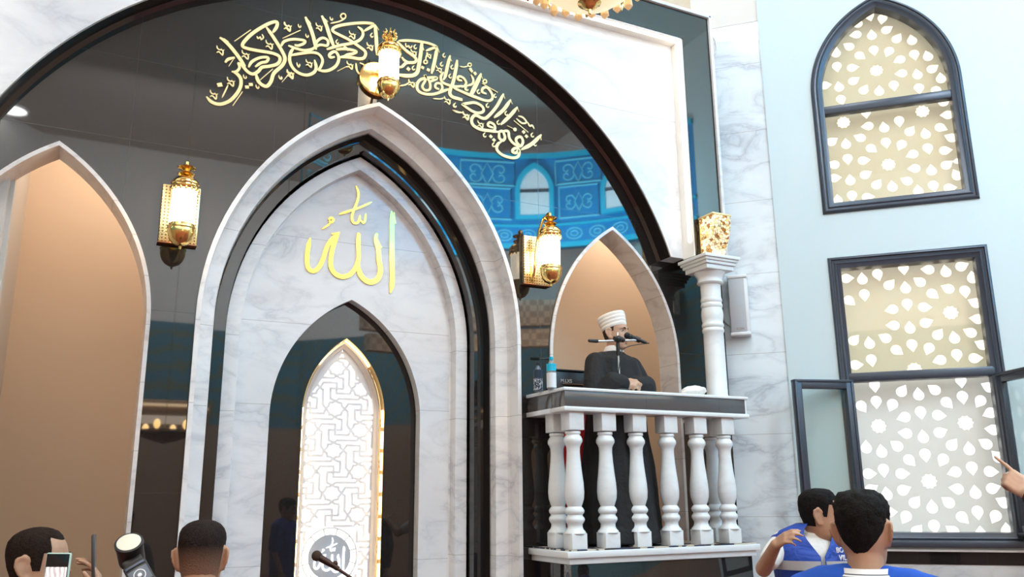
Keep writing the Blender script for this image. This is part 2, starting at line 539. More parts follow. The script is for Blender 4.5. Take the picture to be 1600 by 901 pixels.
# the rest of the hall (behind and beside the camera)
names = {90: None, 45: None, 0: 'wall_east', -45: 'wall_back_right', -90: 'wall_back', -135: 'wall_back_left', 180: 'wall_west', 135: 'wall_left'}
for a, nm in names.items():
    if not nm: continue
    c = OC + Vector((cos(R(a)), sin(R(a)))) * (INR + 0.1)
    M = Matrix.Rotation(R(a), 3, 'Z')
    mb = MB()
    mb.box((c.x, c.y, 1.7), (0.2, 2 * HS + 0.1, 3.4), 0, M); mb.box((c.x, c.y, 4.5), (0.2, 2 * HS + 0.1, 2.2), 2, M); mb.box((c.x, c.y, (5.6 + HT) / 2), (0.2, 2 * HS + 0.1, HT - 5.6), 1, M)
    tag(mb.build(nm, [M_BROWN, M_CREAM, M_FRIEZE], smooth=0), kind='structure')

# blue arcade high on the far side of the hall, seen in the polished granite
M_BLUE = mat('blue_ornament_paint', (0.0, 0.42, 0.80), 0.5)
b = bsdf(M_BLUE); n = N(M_BLUE, 'ShaderNodeTexNoise', i_Scale=2.0, i_Detail=3.0); L(M_BLUE, coords(M_BLUE), n.inputs[0])
L(M_BLUE, mixc(M_BLUE, n.outputs[0], (0.0, 0.26, 0.60), (0.0, 0.36, 0.72)), b.inputs['Base Color'])
M_BLUE_LINE = mat('pale_blue_scrollwork', (0.22, 0.78, 0.95), 0.5)
M_BLUE_TRIM = mat('bright_blue_trim', (0.0, 0.60, 0.85), 0.5)
M_SKYPANE = glow('daylit_pane', (0.80, 0.72, 0.84), 2.8)
M_TILE = mat('pierced_cream_fascia', (0.80, 0.66, 0.52), 0.6)
b = bsdf(M_TILE); br = N(M_TILE, 'ShaderNodeTexChecker', i_Scale=9.0); L(M_TILE, coords(M_TILE), br.inputs[0])
br.inputs[1].default_value = (0.85, 0.70, 0.56, 1); br.inputs[2].default_value = (0.55, 0.42, 0.33, 1); L(M_TILE, br.outputs[0], b.inputs['Base Color'])
DR = 4.0; DC = Vector((5.35, 0.9))


def mirror_hit(px, py):
    """where the reflection of this line of sight in the granite meets the drum: (angle, z)"""
    d = ray(px, py); p = EYE + d * (YW / d.y); d = Vector((d.x, -d.y, d.z))
    q = Vector((p.x - DC.x, p.y - DC.y)); e = Vector((d.x, d.y))
    A = e.dot(e); B = q.dot(e); Cc = q.dot(q) - DR * DR
    t = (-B + sqrt(B * B - A * Cc)) / A
    h = p + d * t
    return atan2(h.y - DC.y, h.x - DC.x), h.z


def arcpt(a, z, r=DR): return (DC.x + r * cos(a), DC.y + r * sin(a), z)


zlo = mirror_hit(860, 388)[1]; zhi = mirror_hit(850, 243)[1]


def arc_band(name, za, zb, a0, a1, r, mt, parent=None, th=0.12, n=40):
    mb = MB(); vs = []; fs = []
    for i in range(n + 1):
        a = a0 + (a1 - a0) * i / n
        for rr, z in ((r, za), (r, zb), (r + th, zb), (r + th, za)): vs.append(arcpt(a, z, rr))
    for i in range(n):
        for j in range(4):
            q = i * 4; fs.append((q + j, q + (j + 1) % 4, q + 4 + (j + 1) % 4, q + 4 + j))
    fs += [(0, 1, 2, 3), (n * 4, n * 4 + 1, n * 4 + 2, n * 4 + 3)]
    return mb.add(vs, fs).build(name, mt, parent, smooth=20)


arcade = empty('arcade', (DC.x, DC.y, zlo), 'blue ornamented gallery of arched windows high on the hall, mirrored in the granite', 'arcade')
aA, aB = mirror_hit(610, 320)[0] - 0.05, mirror_hit(1040, 320)[0] + 0.05
if aA > aB: aA, aB = aB - 0.1, aA + 0.1
aM = (aA + aB) / 2
arc_band('ornament_panel', zlo, zhi, aA, aB, DR, M_BLUE, arcade)
for z_, h_ in ((zlo, 0.10), (zhi - 0.07, 0.10), (zlo + 0.42, 0.05)):
    arc_band('moulding', z_, z_ + h_, aA, aB, DR - 0.06, M_BLUE_TRIM, arcade, 0.10)
wins = []
for px, half in ((688, 28), (836, 30), (975, 31)):
    a, zb_ = mirror_hit(px, 347); _, zt_ = mirror_hit(px, 258)
    ar = abs(mirror_hit(px + half, 320)[0] - mirror_hit(px - half, 320)[0]) / 2 * DR
    wins.append((a, zlo + 0.55, min(zt_, zhi - 0.15), ar))
sp_ = abs(wins[1][0] - wins[2][0])
for k in (-2, -3, 3): wins.append((wins[1][0] + k * sp_, wins[1][1], wins[1][2], wins[1][3]))
for a, zb_, zt_, hw in wins:
    if not (aA < a < aB): continue
    M = Matrix.Rotation(a + pi / 2, 4, 'Z'); M.translation = (0, 0, 0)
    c, s_ = cos(a), sin(a)
    F = Matrix(((-s_, 0, -c, DC.x + (DR - 0.10) * c), (c, 0, -s_, DC.y + (DR - 0.10) * s_), (0, 1, 0, 0), (0, 0, 0, 1)))
    zs = zb_ + (zt_ - zb_) * 0.5
    o1 = arch(hw, zs, zt_, zb_); o2 = arch(hw - 0.09, zs, zt_ - 0.12, zb_ + 0.08)
    fr = fill('window_surround', [o1, o2[::-1]], 0.10, F, M_BLUE_TRIM, arcade)
    fill('daylit_window', [o2], 0.04, F, M_SKYPANE, arcade)
    fill('transom', [[(-hw + .08, zs - .03), (hw - .08, zs - .03), (hw - .08, zs + .03), (-hw + .08, zs + .03)]], 0.08, F, M_FRAME, arcade, 0)
# scrollwork panels between the windows
def arc_line(mb, pts, r=0.016): mb.tube([arcpt(a_ + p[0] / DR, p[1], DR - 0.01) for a_, p in pts], r, 5)


wins.sort()
for (a0, zb_, zt_, hw), (a1, _, _, _) in zip(wins, wins[1:]):
    if a1 - a0 > 1.6 * sp_: continue
    am = (a0 + a1) / 2; half = (a1 - a0) * DR / 2 - hw - 0.10
    mb = MB()
    for z0_, z1_, hh in ((zlo + 0.58, zlo + 0.58 + (zhi - zlo - 0.75) * .55, half), (zlo + 0.64 + (zhi - zlo - 0.75) * .55, zhi - 0.14, half * 1.15)):
        box_ = [(-hh, z0_), (hh, z0_), (hh, z1_), (-hh, z1_), (-hh, z0_)]
        arc_line(mb, [(am, p) for p in box_], 0.024)
        nr = max(1, int((z1_ - z0_) / (hh * 1.1)))
        for k in range(nr):
            zc = z0_ + (z1_ - z0_) * (k + .5) / nr; q = min(hh * .46, (z1_ - z0_) / nr * .48)
            for sx_ in (-1, 1):
                for sz_ in (-1, 1):
                    pts = []
                    for t in range(15):
                        th = t * .42; rr = q * (1 - t / 16) * .62
                        pts.append((am, (sx_ * (hh * .48 - rr * cos(th)), zc + sz_ * (rr * sin(th) + q * .30))))
                    arc_line(mb, pts)
            arc_line(mb, [(am, (0, zc - q)), (am, (hh * .22, zc)), (am, (0, zc + q)), (am, (-hh * .22, zc)), (am, (0, zc - q))])
    mb.build('scrollwork', M_BLUE_LINE, arcade, 60)
mb = MB()
nb = int((aB - aA) * DR / 0.42)
for k in range(nb):
    a = aA + (aB - aA) * (k + .5) / nb; zc = zlo + 0.27
    arc_line(mb, [(a, (.15 * cos(t * .52), zc + .11 * sin(t * .52))) for t in range(13)])
    arc_line(mb, [(a, (.07 * cos(t * .78), zc + .05 * sin(t * .78))) for t in range(9)])
mb.build('scrollwork', M_BLUE_LINE, arcade, 60)
for i, (a, z_) in enumerate(((aM - 0.35, zlo), (aM + 0.35, zlo))):
    p = Vector(arcpt(a, z_ - 0.35, DR - 1.5)); area_light('cove_blue_light', p, arcpt(a, (zlo + zhi) / 2 + 0.2, DR), 1.6, 480, (0.32, 0.80, 1.0), 0.5)

gallery = empty('gallery_fascia', (DC.x, DC.y, 4.6), 'cream pierced gallery parapet running round the hall below the blue arcade', 'parapet')
za = mirror_hit(835, 512)[1]; zb = mirror_hit(835, 473)[1]
arc_band('upper_parapet', za, zb, aA, aB, DR - 0.25, M_TILE, gallery, 0.2)
za2 = mirror_hit(835, 547)[1]; zb2 = mirror_hit(835, 521)[1]
arc_band('lower_parapet', za2, zb2, aA, aB, DR - 0.45, M_TILE, gallery, 0.2)
for a in (aM - 0.3, aM + 0.3):
    p = Vector(arcpt(a, za - 0.8, DR - 1.9)); area_light('gallery_warm_light', p, arcpt(a, za + 0.05, DR), 1.2, 90, (1.0, 0.74, 0.5), 0.3)

# rooms behind the two side openings
def alcove(name, xa, xb, yb, zf, zt, mats):
    """open box seen through an arch: back, left and right walls, floor, ceiling"""
    ob = []
    def q(nm, pts, m): ob.append(tag(MB().add(pts, [tuple(range(len(pts)))]).build(nm, m, smooth=0), kind='structure'))
    t = 0.06
    def bx(nm, a, c, m): ob.append(tag(MB().box([(i + j) / 2 for i, j in zip(a, c)], [abs(j - i) for i, j in zip(a, c)]).build(nm, m, smooth=0), kind='structure'))
    ya = 5.72
    bx('wall_%s_back' % name, (xa - t, yb, zf), (xb + t, yb + t, zt), mats[0])
    bx('wall_%s_west' % name, (xa - t, ya - .1, zf), (xa, yb, zt), mats[1])
    bx('wall_%s_east' % name, (xb, ya - .1, zf), (xb + t, yb, zt), mats[0])
    bx('ceiling_%s' % name, (xa - t, ya - .1, zt), (xb + t, yb + t, zt + t), mats[0])
    bx('floor_%s' % name, (xa - t, ya - .2, zf - t), (xb + t, yb + t, zf), mats[2])


alcove('passage', -0.525, 0.50, 7.0, 0.0, 5.0, (M_TAN, M_GREYWALL, M_CARPET))
tag(MB().box((-0.9, 5.76, 2.5), (0.8, 0.12, 5.0)).build('wall_passage_jamb', M_GREYWALL, smooth=0), kind='structure')
alcove('pulpit', 2.86, 5.25, 6.45, 1.35, 5.0, (M_TAN, M_TAN, M_CARPET))
area_light('added_passage_light', (0.15, 5.95, 4.75), (0.1, 7.0, 2.4), 0.5, 38, (1.0, 0.88, 0.74))  # added light, hidden above the opening, to brighten the tan back wall
area_light('added_pulpit_light', (4.3, 5.95, 4.75), (4.3, 6.45, 2.6), 0.8, 46, (1.0, 0.84, 0.68), 0.3)  # added light, out of sight, brightens the back of the pulpit recess

# white marble linings of the side openings
for i, (cx, z0) in enumerate(((NL, 0.0), (NR, 1.292))):
    mb = MB()
    sweep(mb, [(AO(z0, -0.002, cx), YW + 0.06), (AO(z0, -0.002, cx), YW - 0.014), (AO(z0, 0.022, cx), YW - 0.014), (AO(z0, 0.024, cx), YW + 0.225), (AO(z0, -0.05, cx), YW + 0.225)])
    tag(mb.build('trim_%d' % (3 + i), marble('marble_lining_%d' % i, base=(0.74, 0.72, 0.71), vein=(0.45, 0.40, 0.38), scale=3.0, hz=(1.6, 2.0, 2.4, 2.75, 3.05, 3.3, 3.5)), smooth=30), kind='structure')

# ------------------------------------------------ big arch: marble spandrels in a lit granite frame
RA, ZA, YS = 2.60, 2.74, 5.35
fx, fo = 2.575, 2.865
zb = 3.595; a0 = asin((zb - ZA) / RA)
arc = [(CX - 0.02 + RA * cos(a0 + (pi - 2 * a0) * k / 60), ZA + RA * sin(a0 + (pi - 2 * a0) * k / 60)) for k in range(61)]
xr = CX + fx + 0.05; xl = max(CX - fx - 0.05, x0)
tag(fill('wall_front_spandrel', [[(xr, zb), (xr, 5.56), (xl, 5.56), (xl, zb)] + arc[::-1]], 0.148, front_frame(YS + 0.0745), M_MARBLE_SPANDREL), kind='structure')
mb = MB(); arc2 = [(CX - 0.02 + (RA - 0.004) * cos(a0 + (pi - 2 * a0) * k / 60), ZA + (RA - 0.004) * sin(a0 + (pi - 2 * a0) * k / 60)) for k in range(61)]
arc3 = [(CX - 0.02 + (RA - 0.03) * cos(a0 + (pi - 2 * a0) * k / 60), ZA + (RA - 0.03) * sin(a0 + (pi - 2 * a0) * k / 60)) for k in range(61)]
sweep(mb, [(arc, YS + 0.005), (arc2, YS + 0.006), (arc2, YW - 0.02), (arc3, YW - 0.001)])
tag(mb.build('trim_5', granite('dark_polished_reveal', ior=1.7), smooth=40), kind='structure')
mb = MB(); arc4 = [(CX - 0.02 + (RA + 0.012) * cos(a0 + (pi - 2 * a0) * k / 60), ZA + (RA + 0.012) * sin(a0 + (pi - 2 * a0) * k / 60)) for k in range(61)]
sweep(mb, [(arc4, YS + 0.002), (arc4, YS - 0.008), (arc, YS - 0.008), (arc, YS + 0.006)])
tag(mb.build('trim_6', M_MARBLE, smooth=40), kind='structure')

YF = 5.20
zt_i, zt_o = 5.512, 5.775
frame = empty('granite_frame', (CX, YF, 3.6), 'square black granite frame with white edge around the lit marble spandrels', 'frame')
xo_l = max(CX - fo, x0 + 0.02)
outl = [(CX + fo, 3.585), (CX + fo, zt_o), (xo_l, zt_o), (xo_l, 3.585), (CX - fx, 3.585), (CX - fx, zt_i), (CX + fx, zt_i), (CX + fx, 3.585)]
fill('granite_face', [outl], 0.296, front_frame(YF + 0.15), M_GRANITE_PLAIN, frame, 0)
mb = MB()
mb.bbox((CX + fo + 0.010, YF + 0.10, (3.585 + zt_o) / 2 + 0.01), (0.030, 0.24, zt_o - 3.585 + 0.02), 0.004)
mb.bbox(((CX + fo + xo_l) / 2, YF + 0.10, zt_o + 0.010), (CX + fo - xo_l + 0.04, 0.24, 0.030), 0.004)
mb.build('edge_trim', M_MARBLE, frame, 30)
mb = MB()
mb.box((CX + fx - 0.006, YF + 0.08, (3.585 + zt_i) / 2), (0.012, 0.145, zt_i - 3.585))
mb.box((CX - fx + 0.006, YF + 0.08, (3.585 + zt_i) / 2), (0.012, 0.145, zt_i - 3.585))
mb.box((CX, YF + 0.08, zt_i - 0.006), (2 * fx, 0.145, 0.012))
mb.build('return_lining', mat('cream_return', (0.92, 0.90, 0.85), 0.5), frame, 0)
M_LED = glow('warm_white_led', (1.0, 0.93, 0.80), 7.5)
for nm, c, d in (('led_strip', (CX, YF + 0.05, zt_i - 0.016), (2 * fx - 0.04, 0.028, 0.008)),
                 ('led_strip', (CX + fx - 0.016, YF + 0.05, (3.7 + zt_i) / 2), (0.008, 0.028, zt_i - 3.72)),
                 ('led_strip', (CX - fx + 0.016, YF + 0.05, (3.7 + zt_i) / 2), (0.008, 0.028, zt_i - 3.72))):
    MB().box(c, d).build(nm, M_LED, frame, 0)
# ================================================================== the prayer niche
mih = empty('prayer_niche', (CX, YW, 0), 'tall pointed prayer niche of stepped white marble and black granite with a glowing lattice window', 'prayer niche')
mb = MB()
sweep(mb, [(AM(0, -0.002), YW + 0.02), (AM(0, -0.002), YW - 0.03), (AM(0, 0.026), YW - 0.03), (AM(0, 0.028), YW + 0.10), (AM(0, 0.040), YW + 0.115), (AM(0, 0.125), YW + 0.14), (AM(0, 0.128), YW + 0.24), (AM(0, 0.138), YW + 0.24)])
mb.build('outer_casing', M_MARBLE_BAND, mih, 25)
mb = MB()
sweep(mb, [(AM(0, 0.136), YW + 0.22), (AM(0, 0.15), YW + 0.30), (AM(0, 0.225), YW + 0.30), (AM(0, 0.227), YW + 0.40), (AM(0, 0.24), YW + 0.40)])
mb.build('granite_band', M_GRANITE_PLAIN, mih, 25)
mb = MB()
sweep(mb, [(AM(0, 0.224), YW + 0.40), (AM(0, 0.330), YW + 0.40), (AM(0, 0.334), YW + 0.49), (AM(0, 0.36), YW + 0.492)])
mb.build('inner_casing', M_MARBLE_BAND, mih, 25)
YP, YK, YG = YW + 0.49, YW + 0.59, YW + 0.68        # marble slab, black panel, lattice
BA = (0.548, 2.28, 3.14); WA = (0.303, 2.31, 2.868)
fill('marble_slab', [AM(0, 0.325), arch(*BA, 0.0, cx=CX)[::-1]], 0.09, front_frame(YP + 0.046), M_MARBLE_PANEL, mih, 30)
fill('black_slab', [arch(BA[0] + 0.02, BA[1], BA[2] + 0.03, 0, cx=CX), arch(*WA, 0.9, cx=CX)[::-1]], 0.05, front_frame(YK + 0.026), M_GRANITE_PLAIN, mih, 30)
# gilded reveal with its lamps
mb = MB()
ws = lambda d, z0=0.9: arch_in(*WA, d, z0, cx=CX)
sweep(mb, [(ws(-0.001), YK - 0.002), (ws(0.002), YK - 0.004), (ws(0.004), YG + 0.02)])
rev = mb.build('gilded_reveal', M_GOLD_SATIN, mih, 30)
M_AMBER = glow('amber_led', (1.0, 0.80, 0.45), 12.0)
for z in [1.05 + 0.155 * k for k in range(9)]:
    for sgn in (-1, 1): MB().box((CX + sgn * 0.294, YK + 0.022, z), (0.006, 0.012, 0.125)).build('led_strip', M_AMBER, mih, 0)
top = [k for k, p in enumerate(ws(0.01)) if p[1] > WA[2] - 0.22]
mb2 = MB(); w_ = ws(0.010); sweep(mb2, [([w_[k] for k in top], YG - 0.062), ([w_[k] for k in top], YG - 0.030)])
mb2.build('led_strip', glow('bright_amber_led', (1.0, 0.86, 0.6), 5.0), mih, 0)
mb = MB()
sweep(mb, [(ws(0.006), YG - 0.012), (ws(0.022), YG - 0.03), (ws(0.035), YG - 0.012), (ws(0.052), YG - 0.006), (ws(0.054), YG + 0.02)])
mb.build('inner_moulding', mat('pale_stone_moulding', (0.62, 0.56, 0.53), 0.3), mih, 30)
LIT = glow('backlit_panel', (1.0, 0.985, 0.96), 2.0)
inn = arch_in(*WA, 0.05, 0.9, cx=CX)
fill('backlit_panel', [inn], 0.02, front_frame(YG + 0.04), LIT, mih, 0)

# lattice: eight-pointed stars and interlocking bands
M_LATT = mat('white_lattice', (0.80, 0.80, 0.83), 0.5)
U = 0.00095; UZ = 0.000985
S0 = Vector((1.660, 2.360))
star = [(-75, 0), (-52, -22), (-46, -44), (-22, -46), (0, -58), (22, -46), (46, -44), (52, -22), (75, 0), (52, 22), (46, 44), (22, 46), (0, 58), (-22, 46), (-46, 44), (-52, 22), (-75, 0)]
paths = [star, [(0, -58), (25, -75), (180, -75), (200, -97)], [(0, -58), (-42, -76), (-45, -150), (55, -150), (55, -228), (22, -232), (0, -249)],
         [(-75, 0), (-100, -30), (-100, -135), (-125, -153)], [(-125, -153), (-100, -192), (5, -192), (5, -115), (112, -115), (125, -153)]]
DCN, DRR = Vector((1.660, 1.322)), 0.205


def inside(p, d=0.0):
    x = abs(p.x - CX); hw, zs, za = WA[0] - 0.05 - d, WA[1], WA[2]
    dd = za - zs; r0 = (WA[0] ** 2 + dd * dd) / (2 * WA[0]); c = r0 - WA[0]; r = r0 - 0.05 - d
    if p.y < 0.92: return False
    if p.y < zs: return x < hw
    return hypot(x + c, p.y - zs) < r


mb = MB(); kk = 0
for i in range(-3, 4):
    for j in range(-9, 5):
        off = Vector((i * 200, j * 306 + (153 if i % 2 else 0)))
        for pt in paths:
            P = [Vector((S0.x + (p[0] + off.x) * U, S0.y - (p[1] + off.y) * UZ)) for p in pt]
            for a, b_ in zip(P, P[1:]):
                if not (inside(a) or inside(b_)): continue
                if (a - DCN).length < DRR or (b_ - DCN).length < DRR: continue
                t = (b_ - a).normalized(); nn = Vector((-t.y, t.x)) * 0.0086; e = t * 0.004; kk += 1; o_ = random.random() * 0.0035
                q = [a - e + nn, a - e - nn, b_ + e - nn, b_ + e + nn]
                mb.add([(p.x, YG + 0.012 + o_, p.y) for p in q] + [(p.x, YG + 0.028 + o_, p.y) for p in q], [(0, 1, 2, 3), (4, 7, 6, 5), (0, 4, 5, 1), (1, 5, 6, 2), (2, 6, 7, 3), (3, 7, 4, 0)])
lat = mb.build('lattice', M_LATT, mih, 0)
# the apex of the lattice is closed by two solid cheeks
def cheek(sgn):
    o = [p for p in arch_in(*WA, 0.045, 0.9, n=30, cx=CX) if p[1] > WA[1] + 0.10 and (p[0] - CX) * sgn >= -1e-6]
    o = sorted(o, key=lambda p: p[1])
    inner = [(CX + sgn * 0.012, WA[2] - 0.115), (CX + sgn * 0.075, WA[2] - 0.19), (CX + sgn * 0.13, WA[2] - 0.27), (CX + sgn * 0.185, WA[2] - 0.36)]
    fill('lattice_cheek', [o + inner], 0.016, front_frame(YG + 0.02), M_LATT, mih, 0)


cheek(-1); cheek(1)
# round medallion at its foot
ring = lambda r, n=48: [(DCN.x + r * cos(2 * pi * k / n), DCN.y + r * sin(2 * pi * k / n)) for k in range(n)]
med = fill('medallion', [ring(0.150)], 0.016, front_frame(YG + 0.020), mat('grey_medallion', (0.44, 0.47, 0.53), 0.4), mih, 0)
fill('medallion_rim', [ring(0.202), ring(0.192)[::-1]], 0.016, front_frame(YG + 0.020), M_LATT, mih, 0)
for k in range(12):
    mb = MB(); a = pi * k / 6 + 0.26; t = Vector((cos(a), sin(a)))
    nn = Vector((-t.y, t.x)) * 0.004
    q = [DCN + t * 0.148 + nn, DCN + t * 0.148 - nn, DCN + t * 0.195 - nn, DCN + t * 0.195 + nn]
    mb.add([(p.x, YG + 0.012, p.y) for p in q] + [(p.x, YG + 0.028, p.y) for p in q], [(0, 1, 2, 3), (4, 7, 6, 5), (0, 4, 5, 1), (1, 5, 6, 2), (2, 6, 7, 3), (3, 7, 4, 0)])
    mb.build('medallion_spoke', M_LATT, mih, 0)

# ------------------------------------------------------------------ gilded lettering, traced with a broad pen
ALLAH = [((672, 235), (676, 300), (676, 450), (676, 600), (678, 760), (664, 842), 36, .3), ((690, 245), (702, 330), 16, .6),
         ((566, 400), (556, 440), (575, 520), (580, 600), (590, 670), (572, 735), (520, 762), (470, 740), (435, 690), (425, 630), 38, .5), ((560, 430), (600, 510), 20, .5),
         ((425, 395), (425, 480), (428, 580), (408, 650), (365, 705), (305, 722), (250, 695), (222, 640), (226, 560), (248, 470), (278, 410), 33, .5), ((438, 402), (440, 480), 14, .6),
         ((285, 400), (235, 440), (195, 500), (165, 590), (135, 650), (95, 680), (55, 655), (46, 580), (56, 500), (70, 432), 32, .25), ((230, 405), (290, 395), 22, .6),
         ((408, 48), (424, 85), (426, 130), (412, 180), (392, 230), (378, 280), (390, 320), (425, 318), (440, 265), 19, .5), ((440, 300), (470, 322), (482, 255), 18, .6),
         ((282, 260), (350, 238), (440, 208), (528, 168), 18, .3), ((205, 300), (225, 285), (242, 300), (228, 318), (208, 308), 20, .8), ((225, 318), (195, 345), (155, 370), 13, .2)]


def strokes(name, data, to2d, M, depth, mt, parent=None, wmul=1.0):
    mb = MB(); kk = 0
    for s in data:
        kk += 1
        if isinstance(s[-1], float) and not isinstance(s[-2], tuple): pts, w, tp = s[:-2], s[-2], s[-1]
        else: pts, w, tp = s[:-1], s[-1], 0.5
        P = [to2d(p) for p in pts]
        ref = (Vector(to2d((pts[0][0] + 10, pts[0][1]))) - Vector(to2d(pts[0]))).length / 10
        ribbon(mb, P, w * ref * wmul, depth + (kk % 7) * 0.0003, tp)
    mb.v = [M @ p for p in mb.v]
    return mb.build(name, mt, parent, 0)


def on_front(x0, y0, sc, yw):
    def f(p):
        q = at_y(x0 + p[0] / sc, y0 + p[1] / sc, yw); return (q.x, q.z)
    return f


let = strokes('gilded_word', ALLAH, on_front(470, 280, 4.744, YP - 0.008), front_frame(YP - 0.0002), 0.008, mat('mirror_gold', (0.90, 0.53, 0.11), 0.14, 1.0))
tag(let, 'gilded Arabic word in mirror gold on the white marble inside the prayer niche', 'lettering')
# the same word in white on the medallion
def to_med(p): return (DCN.x + (p[0] - 372) / 660 * 0.215, DCN.y - (p[1] - 445) / 660 * 0.215)


strokes('medallion_lettering', ALLAH, to_med, front_frame(YG + 0.012), 0.006, glow('backlit_lettering', (1, 1, 1), 1.8), mih, 1.25)

# long verse along the head of the big arch; hooks, little knots and dots are shared shapes
def hook(x, y, k=1.0): return ((x - 9 * k, y - 24 * k), (x - 6 * k, y - 4 * k), (x + 6 * k, y + 12 * k), (x + 18 * k, y + 2 * k), (x + 14 * k, y - 12 * k), 11 * k, .25)
def hook2(x, y, k=1.0): return ((x + 10 * k, y - 26 * k), (x - 8 * k, y - 6 * k), (x - 2 * k, y + 14 * k), (x + 12 * k, y + 16 * k), (x + 18 * k, y + 4 * k), 11 * k, .3)
def knot(x, y, k=1.0): return [((x - 28 * k, y - 44 * k), (x - 22 * k, y - 18 * k), (x + 2 * k, y - 4 * k), (x + 14 * k, y - 16 * k), 11 * k, .3),
                               ((x - 30 * k, y + 18 * k), (x - 8 * k, y + 12 * k), (x + 22 * k, y + 40 * k), (x + 26 * k, y + 2 * k), (x + 4 * k, y - 8 * k), 12 * k, .5), ((x + 26 * k, y + 2 * k), (x + 40 * k, y - 8 * k), 9 * k, .4)]
def dot(x, y, w=40, a=0.0): return ((x - w / 2 * cos(a), y - w / 2 * sin(a)), (x + w / 2 * cos(a), y + w / 2 * sin(a)), w * .8, 1.0)
def loop(x, y, r, w): return tuple((x + r * cos(t * pi / 4), y + r * sin(t * pi / 4)) for t in range(9)) + (w, .95)


